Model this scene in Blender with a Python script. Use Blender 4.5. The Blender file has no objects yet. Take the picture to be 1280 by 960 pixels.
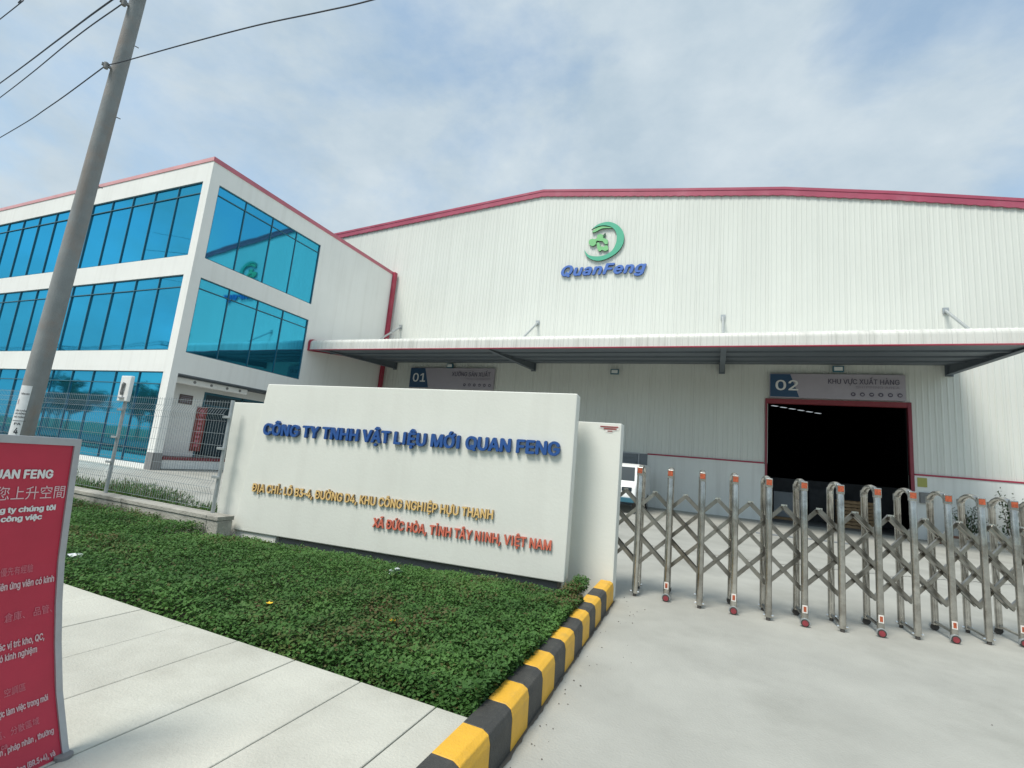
import bpy, bmesh, math, random
import numpy as np
from mathutils import Vector, Matrix, noise as mn

random.seed(7); rng = np.random.default_rng(7)
sc = bpy.context.scene
COL = sc.collection

# ------------------------------------------------------------------ camera
FPX = 601.478
CAM = Vector((0, 0, 1.5))
RX = Vector((0.91956729, 0.38231949, 0.09070729))
UX = Vector((-0.02192465, -0.18056366, 0.98331891))
FX = Vector((-0.39232042, 0.90621663, 0.15765821))
cd = bpy.data.cameras.new('camera'); cam = bpy.data.objects.new('camera', cd); COL.objects.link(cam)
cd.sensor_width = 36.0; cd.lens = FPX / 1280 * 36.0; cd.clip_start = 0.05; cd.clip_end = 2000
cam.matrix_world = Matrix(((RX.x, UX.x, -FX.x, 0), (RX.y, UX.y, -FX.y, 0), (RX.z, UX.z, -FX.z, 1.5), (0, 0, 0, 1)))
sc.camera = cam
sc.view_settings.view_transform = 'Standard'; sc.view_settings.look = 'None'
sc.view_settings.exposure = 0.3; sc.view_settings.gamma = 1.0

# ------------------------------------------------------------------ sky and sun
SUN_EL, SUN_AZ = math.radians(58), math.radians(200)      # azimuth clockwise from +y
w = bpy.data.worlds.new("World"); sc.world = w; w.use_nodes = True
N = w.node_tree.nodes; Lk = w.node_tree.links; N.clear()
wo = N.new('ShaderNodeOutputWorld'); bgn = N.new('ShaderNodeBackground'); Lk.new(bgn.outputs[0], wo.inputs[0])
sky = N.new('ShaderNodeTexSky'); sky.sky_type = 'NISHITA'; sky.sun_disc = False
sky.sun_elevation = SUN_EL; sky.sun_rotation = SUN_AZ; sky.dust_density = 2.0; sky.air_density = 1.0
tc = N.new('ShaderNodeTexCoord')
mp = N.new('ShaderNodeMapping'); mp.inputs['Scale'].default_value = (1, 1, 1.7); mp.inputs['Location'].default_value = (3.1, 1.7, 0.4)
Lk.new(tc.outputs['Generated'], mp.inputs[0])
n1 = N.new('ShaderNodeTexNoise'); n1.inputs['Scale'].default_value = 2.2; n1.inputs['Detail'].default_value = 8; n1.inputs['Roughness'].default_value = 0.58; n1.inputs['Distortion'].default_value = 0.25
Lk.new(mp.outputs[0], n1.inputs['Vector'])
r1 = N.new('ShaderNodeValToRGB'); r1.color_ramp.elements[0].position = 0.38; r1.color_ramp.elements[1].position = 0.56
r1.color_ramp.elements[0].color = (0.48, 0.48, 0.48, 1)
Lk.new(n1.outputs['Fac'], r1.inputs[0])
n2 = N.new('ShaderNodeTexNoise'); n2.inputs['Scale'].default_value = 5.0; n2.inputs['Detail'].default_value = 8; n2.inputs['Roughness'].default_value = 0.6
Lk.new(mp.outputs[0], n2.inputs['Vector'])
cr = N.new('ShaderNodeValToRGB')
cr.color_ramp.elements[0].position = 0.3; cr.color_ramp.elements[0].color = (4.5, 5.6, 6.5, 1)
cr.color_ramp.elements[1].position = 0.75; cr.color_ramp.elements[1].color = (6.3, 7.15, 7.7, 1)
Lk.new(n2.outputs['Fac'], cr.inputs[0])
skm = N.new('ShaderNodeVectorMath'); skm.operation = 'MULTIPLY'; skm.inputs[1].default_value = (1.7, 2.2, 2.2)
Lk.new(sky.outputs[0], skm.inputs[0])
mx = N.new('ShaderNodeMix'); mx.data_type = 'RGBA'
Lk.new(r1.outputs[0], mx.inputs['Factor']); Lk.new(skm.outputs[0], mx.inputs['A']); Lk.new(cr.outputs[0], mx.inputs['B'])
Lk.new(mx.outputs['Result'], bgn.inputs['Color']); bgn.inputs['Strength'].default_value = 0.087
sd = bpy.data.lights.new('sun', 'SUN'); sd.energy = 2.8; sd.angle = math.radians(20); sd.color = (1, 0.94, 0.86)
so = bpy.data.objects.new('sun', sd); COL.objects.link(so)
sdir = Vector((math.sin(SUN_AZ) * math.cos(SUN_EL), math.cos(SUN_AZ) * math.cos(SUN_EL), math.sin(SUN_EL)))
so.rotation_euler = sdir.to_track_quat('Z', 'Y').to_euler()

# ------------------------------------------------------------------ materials
def mat(name, col, rough=0.6, metal=0.0, var=0.0, vscale=3.0, bump=0.0, bscale=40.0, spec=0.5, stain=None, sscale=1.0, samt=0.5, streak=None, objrnd=0.0):
    m = bpy.data.materials.new(name); m.use_nodes = True
    nt = m.node_tree; n = nt.nodes; l = nt.links; b = n['Principled BSDF']
    b.inputs['Roughness'].default_value = rough; b.inputs['Metallic'].default_value = metal
    b.inputs['Specular IOR Level'].default_value = spec
    b.inputs['Base Color'].default_value = (*col, 1)
    t = n.new('ShaderNodeTexCoord'); src = None
    def rgb(v): 
        x = n.new('ShaderNodeRGB'); x.outputs[0].default_value = (*v, 1); return x.outputs[0]
    cur = rgb(col)
    geo = n.new('ShaderNodeNewGeometry')
    if var:
        nz = n.new('ShaderNodeTexNoise'); nz.inputs['Scale'].default_value = vscale; nz.inputs['Detail'].default_value = 7; nz.inputs['Roughness'].default_value = 0.6
        l.new(geo.outputs['Position'], nz.inputs['Vector'])
        mr = n.new('ShaderNodeMapRange'); mr.inputs['From Min'].default_value = 0.3; mr.inputs['From Max'].default_value = 0.7
        mr.inputs['To Min'].default_value = 1 - var; mr.inputs['To Max'].default_value = 1 + var
        l.new(nz.outputs['Fac'], mr.inputs['Value'])
        vm = n.new('ShaderNodeVectorMath'); vm.operation = 'SCALE'; l.new(cur, vm.inputs[0]); l.new(mr.outputs[0], vm.inputs['Scale']); cur = vm.outputs[0]
    if objrnd:
        oi = n.new('ShaderNodeObjectInfo')
        mr = n.new('ShaderNodeMapRange'); mr.inputs['To Min'].default_value = 1 - objrnd; mr.inputs['To Max'].default_value = 1 + objrnd
        l.new(oi.outputs['Random'], mr.inputs['Value'])
        vm = n.new('ShaderNodeVectorMath'); vm.operation = 'SCALE'; l.new(cur, vm.inputs[0]); l.new(mr.outputs[0], vm.inputs['Scale']); cur = vm.outputs[0]
    if stain:
        nz = n.new('ShaderNodeTexNoise'); nz.inputs['Scale'].default_value = sscale; nz.inputs['Detail'].default_value = 9; nz.inputs['Roughness'].default_value = 0.65
        l.new(geo.outputs['Position'], nz.inputs['Vector'])
        mr = n.new('ShaderNodeMapRange'); mr.inputs['From Min'].default_value = 0.5; mr.inputs['From Max'].default_value = 0.72; mr.inputs['To Max'].default_value = samt
        l.new(nz.outputs['Fac'], mr.inputs['Value'])
        q = n.new('ShaderNodeMix'); q.data_type = 'RGBA'; l.new(mr.outputs[0], q.inputs['Factor']); l.new(cur, q.inputs['A']); q.inputs['B'].default_value = (*stain, 1); cur = q.outputs['Result']
    if streak:
        ma = n.new('ShaderNodeMapping'); ma.inputs['Scale'].default_value = (4.5, 4.5, 0.22); l.new(geo.outputs['Position'], ma.inputs[0])
        nz = n.new('ShaderNodeTexNoise'); nz.inputs['Scale'].default_value = 1.0; nz.inputs['Detail'].default_value = 5; l.new(ma.outputs[0], nz.inputs['Vector'])
        mr = n.new('ShaderNodeMapRange'); mr.inputs['From Min'].default_value = 0.5; mr.inputs['From Max'].default_value = 0.75; mr.inputs['To Max'].default_value = streak[1]
        l.new(nz.outputs['Fac'], mr.inputs['Value'])
        q = n.new('ShaderNodeMix'); q.data_type = 'RGBA'; l.new(mr.outputs[0], q.inputs['Factor']); l.new(cur, q.inputs['A']); q.inputs['B'].default_value = (*streak[0], 1); cur = q.outputs['Result']
    l.new(cur, b.inputs['Base Color'])
    if bump:
        nz = n.new('ShaderNodeTexNoise'); nz.inputs['Scale'].default_value = bscale; nz.inputs['Detail'].default_value = 6
        l.new(geo.outputs['Position'], nz.inputs['Vector'])
        bp = n.new('ShaderNodeBump'); bp.inputs['Strength'].default_value = bump; bp.inputs['Distance'].default_value = 0.02
        l.new(nz.outputs['Fac'], bp.inputs['Height']); l.new(bp.outputs[0], b.inputs['Normal'])
    return m

M = {}
M['drive'] = mat('driveway_concrete', (0.37, 0.37, 0.335), 0.75, var=0.13, vscale=0.9, bump=0.3, bscale=60, stain=(0.25, 0.25, 0.22), sscale=0.7, samt=0.6)
M['slab'] = mat('pavement_concrete', (0.485, 0.48, 0.42), 0.8, var=0.10, vscale=2.0, bump=0.25, bscale=70, stain=(0.33, 0.32, 0.27), sscale=1.6, samt=0.5, objrnd=0.045)
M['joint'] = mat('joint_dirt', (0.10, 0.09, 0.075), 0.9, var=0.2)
M['yellow'] = mat('kerb_yellow_paint', (0.72, 0.40, 0.035), 0.55, var=0.07, vscale=9, bump=0.25, bscale=90, stain=(0.36, 0.24, 0.08), sscale=7, samt=0.45)
M['black'] = mat('kerb_black_paint', (0.045, 0.045, 0.042), 0.6, var=0.15, vscale=9, bump=0.3, bscale=90, stain=(0.13, 0.12, 0.10), sscale=6, samt=0.45)
M['signwhite'] = mat('sign_white_paint', (0.70, 0.71, 0.655), 0.7, var=0.03, vscale=1.5, bump=0.08, bscale=30, streak=((0.60, 0.60, 0.55), 0.35))
M['offwhite'] = mat('office_white_paint', (0.83, 0.83, 0.80), 0.75, var=0.03, vscale=0.6, bump=0.05, bscale=20, streak=((0.62, 0.61, 0.57), 0.25))
M['clad'] = mat('white_metal_cladding', (0.67, 0.69, 0.645), 0.42, var=0.025, vscale=0.35, streak=((0.55, 0.57, 0.52), 0.22), objrnd=0.02)
M['canopyw'] = mat('canopy_white_metal', (0.66, 0.66, 0.62), 0.45, var=0.05, vscale=2.0, streak=((0.40, 0.40, 0.36), 0.5), objrnd=0.03)
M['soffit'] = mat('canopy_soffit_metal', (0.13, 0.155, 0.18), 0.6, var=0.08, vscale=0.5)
M['red'] = mat('red_metal_trim', (0.36, 0.03, 0.065), 0.4, var=0.08, vscale=1.2, stain=(0.5, 0.12, 0.15), sscale=1.5, samt=0.4)
M['redfade'] = mat('faded_red_trim', (0.52, 0.15, 0.19), 0.5, var=0.12, vscale=1.2)
M['jambred'] = mat('door_frame_red', (0.22, 0.028, 0.045), 0.45, var=0.15)
M['vergered'] = mat('verge_red_metal', (0.37, 0.065, 0.115), 0.4, var=0.10, vscale=1.0, stain=(0.45, 0.17, 0.22), sscale=0.9, samt=0.5)
M['pinkpale'] = mat('pale_pink_trim', (0.70, 0.36, 0.37), 0.5, var=0.12, vscale=0.8)  # front parapet trim, paler than the side one
M['darkred'] = mat('dark_red_metal', (0.22, 0.03, 0.04), 0.5, var=0.1)
M['steel'] = mat('stainless_steel', (0.50, 0.485, 0.45), 0.24, metal=1.0, var=0.25, vscale=7, bump=0.10, bscale=18, stain=(0.15, 0.12, 0.09), sscale=6, samt=0.6, objrnd=0.12)
M['steeld'] = mat('stainless_bars', (0.34, 0.325, 0.295), 0.28, metal=1.0, objrnd=0.2, var=0.25, vscale=9, stain=(0.15, 0.12, 0.09), sscale=8, samt=0.55)
M['chrome'] = mat('bright_bolt', (0.75, 0.74, 0.72), 0.2, metal=1)
M['orange'] = mat('orange_reflector', (0.38, 0.085, 0.035), 0.4, var=0.45, vscale=55)
M['stickerw'] = mat('white_sticker', (0.75, 0.72, 0.68), 0.5)
M['hubred'] = mat('red_wheel_hub', (0.24, 0.035, 0.045), 0.5, var=0.25, vscale=40)
M['rubber'] = mat('wheel_rubber', (0.06, 0.055, 0.05), 0.8, var=0.2, vscale=30)
M['bluel'] = mat('blue_acrylic', (0.022, 0.085, 0.29), 0.35, var=0.06, vscale=12)
M['goldl'] = mat('gold_acrylic', (0.74, 0.50, 0.20), 0.35, var=0.08, vscale=12)
M['redl'] = mat('salmon_red_acrylic', (0.66, 0.17, 0.11), 0.35, var=0.08, vscale=12)
M['browns'] = mat('letter_return_brown', (0.36, 0.23, 0.11), 0.5)
M['reds'] = mat('letter_return_red', (0.46, 0.12, 0.09), 0.5)
M['blues'] = mat('letter_return_blue', (0.02, 0.07, 0.24), 0.5)
M['green'] = mat('logo_green', (0.08, 0.42, 0.27), 0.4, var=0.05)
M['lgreen'] = mat('logo_light_green', (0.20, 0.52, 0.22), 0.4, var=0.05)
M['greens'] = mat('logo_green_return', (0.02, 0.10, 0.05), 0.6)
M['logoblue'] = mat('logo_blue', (0.07, 0.16, 0.48), 0.4, var=0.05)
M['frame'] = mat('window_frame_metal', (0.035, 0.13, 0.18), 0.4)
M['navy'] = mat('board_navy', (0.03, 0.08, 0.16), 0.5, var=0.05)
M['mauve'] = mat('board_grey_mauve', (0.40, 0.37, 0.42), 0.5, var=0.06, vscale=1.5)
M['ink'] = mat('board_dark_print', (0.10, 0.09, 0.13), 0.6)
M['white'] = mat('white_print', (0.75, 0.75, 0.74), 0.5)
M['dim'] = mat('board_faint_print', (0.27, 0.24, 0.29), 0.6)
M['banner'] = mat('banner_red_print', (0.46, 0.022, 0.055), 0.42, var=0.07, vscale=5, bump=0.05, bscale=6)
M['bfade'] = mat('faded_pink_print', (0.55, 0.16, 0.20), 0.6)
M['bpale'] = mat('pale_pink_print', (0.66, 0.46, 0.48), 0.6)
M['alu'] = mat('aluminium_frame', (0.40, 0.41, 0.43), 0.4, metal=0.45, var=0.08, vscale=12)
M['pole'] = mat('pole_concrete', (0.25, 0.265, 0.27), 0.85, var=0.10, vscale=5, bump=0.3, bscale=50, stain=(0.33, 0.20, 0.13), sscale=1.6, samt=0.45, streak=((0.24, 0.18, 0.14), 0.6))
M['cable'] = mat('black_cable', (0.03, 0.035, 0.05), 0.6)
M['zinc'] = mat('galvanised_zinc', (0.42, 0.45, 0.46), 0.45, metal=0.6, var=0.1, vscale=10)
M['fencew'] = mat('fence_wire', (0.30, 0.34, 0.36), 0.5, metal=0.3)
M['oldconc'] = mat('old_wall_concrete', (0.36, 0.35, 0.31), 0.9, var=0.20, vscale=4, bump=0.6, bscale=35, stain=(0.075, 0.07, 0.06), sscale=1.7, samt=0.9)
M['soil'] = mat('soil', (0.045, 0.04, 0.025), 0.95, var=0.4, vscale=20, bump=0.5)
M['land'] = mat('far_ground', (0.12, 0.14, 0.07), 0.95, var=0.3, vscale=0.3)
M['asphalt'] = mat('asphalt', (0.055, 0.055, 0.055), 0.9, var=0.15, vscale=3, bump=0.2, bscale=80)
M['greyb'] = mat('grey_plinth', (0.22, 0.22, 0.22), 0.8, var=0.1)
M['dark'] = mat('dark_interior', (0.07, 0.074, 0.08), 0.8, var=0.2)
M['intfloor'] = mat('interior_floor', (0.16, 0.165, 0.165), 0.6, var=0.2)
M['shutter'] = mat('grey_shutter', (0.20, 0.22, 0.24), 0.5, var=0.08)
M['vanw'] = mat('van_white_paint', (0.80, 0.81, 0.80), 0.25, var=0.01)
M['vang'] = mat('van_glass', (0.02, 0.035, 0.045), 0.3, spec=0.25)
M['lampw'] = mat('lamp_lens', (0.75, 0.78, 0.76), 0.15)
M['plaster'] = mat('lower_wall_plaster', (0.73, 0.745, 0.72), 0.75, var=0.04, vscale=0.8, streak=((0.5, 0.5, 0.47), 0.35))
M['paper'] = mat('old_paper', (0.70, 0.72, 0.74), 0.7, var=0.05, vscale=20)
M['bark'] = mat('bark', (0.10, 0.075, 0.05), 0.9, var=0.2, vscale=10)
M['plate'] = mat('brown_plaque', (0.12, 0.09, 0.085), 0.4)
M['ygreen'] = mat('yellow_green_notice', (0.36, 0.36, 0.10), 0.6)
M['poster'] = mat('red_poster', (0.27, 0.05, 0.045), 0.6, var=0.3, vscale=5)
M['clear'] = mat('plastic_film', (0.55, 0.62, 0.62), 0.25)
M['yflower'] = mat('yellow_petal', (0.80, 0.50, 0.02), 0.6)

def leafmat(name, a, b_, brown):
    m = bpy.data.materials.new(name); m.use_nodes = True; nt = m.node_tree; n = nt.nodes; l = nt.links; b = n['Principled BSDF']
    at = n.new('ShaderNodeAttribute'); at.attribute_name = 'tint'
    q = n.new('ShaderNodeMix'); q.data_type = 'RGBA'; q.inputs['A'].default_value = (*a, 1); q.inputs['B'].default_value = (*b_, 1)
    sep = n.new('ShaderNodeSeparateColor'); l.new(at.outputs['Color'], sep.inputs[0])
    l.new(sep.outputs[0], q.inputs['Factor'])
    q2 = n.new('ShaderNodeMix'); q2.data_type = 'RGBA'; l.new(q.outputs['Result'], q2.inputs['A']); q2.inputs['B'].default_value = (*brown, 1)
    l.new(sep.outputs[1], q2.inputs['Factor']); l.new(q2.outputs['Result'], b.inputs['Base Color'])
    b.inputs['Roughness'].default_value = 0.6; b.inputs['Specular IOR Level'].default_value = 0.25
    tr = n.new('ShaderNodeBsdfTranslucent'); l.new(q2.outputs['Result'], tr.inputs[0])
    ms = n.new('ShaderNodeMixShader'); ms.inputs[0].default_value = 0.25
    l.new(b.outputs[0], ms.inputs[1]); l.new(tr.outputs[0], ms.inputs[2]); l.new(ms.outputs[0], n['Material Output'].inputs[0])
    return m
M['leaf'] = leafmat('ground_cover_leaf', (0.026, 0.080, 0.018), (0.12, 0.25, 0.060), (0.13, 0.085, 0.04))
M['treeleaf'] = leafmat('tree_leaf', (0.02, 0.05, 0.015), (0.06, 0.11, 0.03), (0.09, 0.08, 0.03))

def glassmat(name, tint, dark, mixr):
    """blue mirror-coated window glass: tinted reflection over a dark tinted body"""
    m = bpy.data.materials.new(name); m.use_nodes = True; nt = m.node_tree; n = nt.nodes; l = nt.links; n.clear()
    out = n.new('ShaderNodeOutputMaterial'); g = n.new('ShaderNodeBsdfGlossy'); g.inputs['Roughness'].default_value = 0.035
    g.inputs['Color'].default_value = (*tint, 1)
    d = n.new('ShaderNodeBsdfDiffuse'); d.inputs['Color'].default_value = (*dark, 1)
    oi = n.new('ShaderNodeObjectInfo')
    geo = n.new('ShaderNodeNewGeometry'); nz = n.new('ShaderNodeTexNoise'); nz.inputs['Scale'].default_value = 0.9; nz.inputs['Detail'].default_value = 1
    l.new(geo.outputs['Position'], nz.inputs['Vector'])
    bp = n.new('ShaderNodeBump'); bp.inputs['Strength'].default_value = 0.10; bp.inputs['Distance'].default_value = 0.02
    l.new(nz.outputs['Fac'], bp.inputs['Height']); l.new(bp.outputs[0], g.inputs['Normal'])
    mr = n.new('ShaderNodeMapRange'); mr.inputs['To Min'].default_value = mixr - 0.05; mr.inputs['To Max'].default_value = mixr + 0.05
    l.new(oi.outputs['Random'], mr.inputs['Value'])
    ms = n.new('ShaderNodeMixShader'); l.new(mr.outputs[0], ms.inputs[0]); l.new(d.outputs[0], ms.inputs[1]); l.new(g.outputs[0], ms.inputs[2])
    l.new(ms.outputs[0], out.inputs[0]); return m
M['glass'] = glassmat('blue_mirror_glass', (0.070, 0.54, 0.82), (0.018, 0.14, 0.22), 0.74)
M['doorglass'] = glassmat('dark_door_glass', (0.14, 0.20, 0.24), (0.012, 0.02, 0.028), 0.45)
def emit(name, col, s):
    m = bpy.data.materials.new(name); m.use_nodes = True; b = m.node_tree.nodes['Principled BSDF']
    b.inputs['Emission Color'].default_value = (*col, 1); b.inputs['Emission Strength'].default_value = s; b.inputs['Base Color'].default_value = (*col, 1); return m
M['skylight'] = emit('roof_light_panel', (0.8, 0.9, 0.95), 0.4)
M['lampon'] = emit('lit_lamp_lens', (0.9, 0.95, 0.9), 0.35)

# ------------------------------------------------------------------ object helpers
def tag(o, label=None, cat=None, group=None, kind=None):
    if label: o['label'] = label
    if cat: o['category'] = cat
    if group: o['group'] = group
    if kind: o['kind'] = kind
    return o
def thing(name, label, cat, loc=(0, 0, 0), group=None):
    o = bpy.data.objects.new(name, None); o.empty_display_size = 0.2; COL.objects.link(o); o.location = loc
    return tag(o, label, cat, group)
def link(name, me, parent=None, mats=None, loc=None):
    """meshes are written in world metres; a child keeps its place under its thing"""
    o = bpy.data.objects.new(name, me); COL.objects.link(o)
    if mats is not None and not me.materials:
        for m_ in (mats if isinstance(mats, (list, tuple)) else [mats]): me.materials.append(M[m_] if isinstance(m_, str) else m_)
    if loc is not None: o.location = loc
    if parent:
        o.parent = parent
        off = Vector((0, 0, 0)); p = parent
        while p: off += Vector(p.location); p = p.parent
        if loc is None: o.location = -off
        else: o.location = Vector(loc) - off
    return o
class MB:
    def __init__(s): s.v = []; s.f = []; s.mi = []
    def poly(s, pts, mi=0):
        k = len(s.v); s.v += [tuple(p) for p in pts]; s.f.append(tuple(range(k, k + len(pts)))); s.mi.append(mi)
    def box(s, a, b, mi=0):
        x0, y0, z0 = [min(a[i], b[i]) for i in range(3)]; x1, y1, z1 = [max(a[i], b[i]) for i in range(3)]
        k = len(s.v); s.v += [(x0, y0, z0), (x1, y0, z0), (x1, y1, z0), (x0, y1, z0), (x0, y0, z1), (x1, y0, z1), (x1, y1, z1), (x0, y1, z1)]
        for f in ((0, 3, 2, 1), (4, 5, 6, 7), (0, 1, 5, 4), (1, 2, 6, 5), (2, 3, 7, 6), (3, 0, 4, 7)): s.f.append(tuple(k + i for i in f)); s.mi.append(mi)
    def obox(s, c, dx, dy, dz, mi=0):
        """box centred c with half-axis vectors"""
        c = Vector(c); k = len(s.v); dx = Vector(dx); dy = Vector(dy); dz = Vector(dz)
        for sz in (-1, 1):
            for sx, sy in ((-1, -1), (1, -1), (1, 1), (-1, 1)): s.v.append(tuple(c + dx * sx + dy * sy + dz * sz))
        for f in ((0, 3, 2, 1), (4, 5, 6, 7), (0, 1, 5, 4), (1, 2, 6, 5), (2, 3, 7, 6), (3, 0, 4, 7)): s.f.append(tuple(k + i for i in f)); s.mi.append(mi)
    def bar(s, p, q, w_, h_, up=(0, 0, 1), mi=0):
        p = Vector(p); q = Vector(q); d = q - p; c = (p + q) / 2; dn = d.normalized(); up = Vector(up)
        if abs(dn.dot(up)) > 0.98: up = Vector((0, 1, 0))
        sx = dn.cross(up).normalized(); sz = sx.cross(dn).normalized()
        s.obox(c, sx * w_ / 2, d / 2, sz * h_ / 2, mi)
    def tube(s, pts, ra, rb=None, n=10, ref=(0, 0, 1), cap=True, mi=0):
        """swept elliptical tube; ra, rb a number or one per point"""
        pts = [Vector(p) for p in pts]; m_ = len(pts); ref = Vector(ref)
        ra = [ra] * m_ if not isinstance(ra, (list, tuple)) else ra; rb = ra if rb is None else ([rb] * m_ if not isinstance(rb, (list, tuple)) else rb)
        k = len(s.v); pa = None
        for i, p in enumerate(pts):
            t = (pts[min(i + 1, m_ - 1)] - pts[max(i - 1, 0)]).normalized()
            a = ref - t * ref.dot(t)
            if a.length < 0.05: a = (pa if pa else Vector((1, 0, 0))); a = a - t * a.dot(t)
            a.normalize(); pa = a; b = t.cross(a)
            for j in range(n):
                th = 2 * math.pi * j / n; s.v.append(tuple(p + a * math.cos(th) * ra[i] + b * math.sin(th) * rb[i]))
        for i in range(m_ - 1):
            for j in range(n):
                s.f.append((k + i * n + j, k + i * n + (j + 1) % n, k + (i + 1) * n + (j + 1) % n, k + (i + 1) * n + j)); s.mi.append(mi)
        if cap:
            s.f.append(tuple(k + j for j in reversed(range(n)))); s.mi.append(mi)
            s.f.append(tuple(k + (m_ - 1) * n + j for j in range(n))); s.mi.append(mi)
    def prism(s, poly, axis, a, b, mi=0):
        """poly: 2-D outline, extruded along axis 'x','y' or 'z' from a to b"""
        def P(u, v, t): return {'x': (t, u, v), 'y': (u, t, v), 'z': (u, v, t)}[axis]
        k = len(s.v); n = len(poly)
        s.v += [P(u, v, a) for u, v in poly] + [P(u, v, b) for u, v in poly]
        s.f.append(tuple(k + i for i in range(n))); s.mi.append(mi); s.f.append(tuple(k + n + i for i in reversed(range(n)))); s.mi.append(mi)
        for i in range(n): s.f.append((k + i, k + n + i, k + n + (i + 1) % n, k + (i + 1) % n)); s.mi.append(mi)
    def mesh(s, name, mats, smooth=False, bevel=0, origin=None, seg=2, fix=True):
        me = bpy.data.meshes.new(name); v = s.v
        if origin is not None: v = [(a - origin[0], b - origin[1], c - origin[2]) for a, b, c in v]
        me.from_pydata(v, [], s.f); me.polygons.foreach_set('material_index', s.mi)
        for m_ in (mats if isinstance(mats, (list, tuple)) else [mats]): me.materials.append(M[m_])
        if bevel or fix:
            bm = bmesh.new(); bm.from_mesh(me)
            if fix: bmesh.ops.recalc_face_normals(bm, faces=bm.faces)
            if bevel: bmesh.ops.bevel(bm, geom=list(bm.edges), offset=bevel, segments=seg, affect='EDGES', profile=0.5, clamp_overlap=True)
            bm.to_mesh(me); bm.free()
        if smooth:
            me.polygons.foreach_set('use_smooth', [True] * len(me.polygons)); 
            me.set_sharp_from_angle(angle=math.radians(40))
        me.update(); return me
    def obj(s, name, mats, parent=None, **k):
        return link(name, s.mesh(name, mats, **k), parent)

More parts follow.
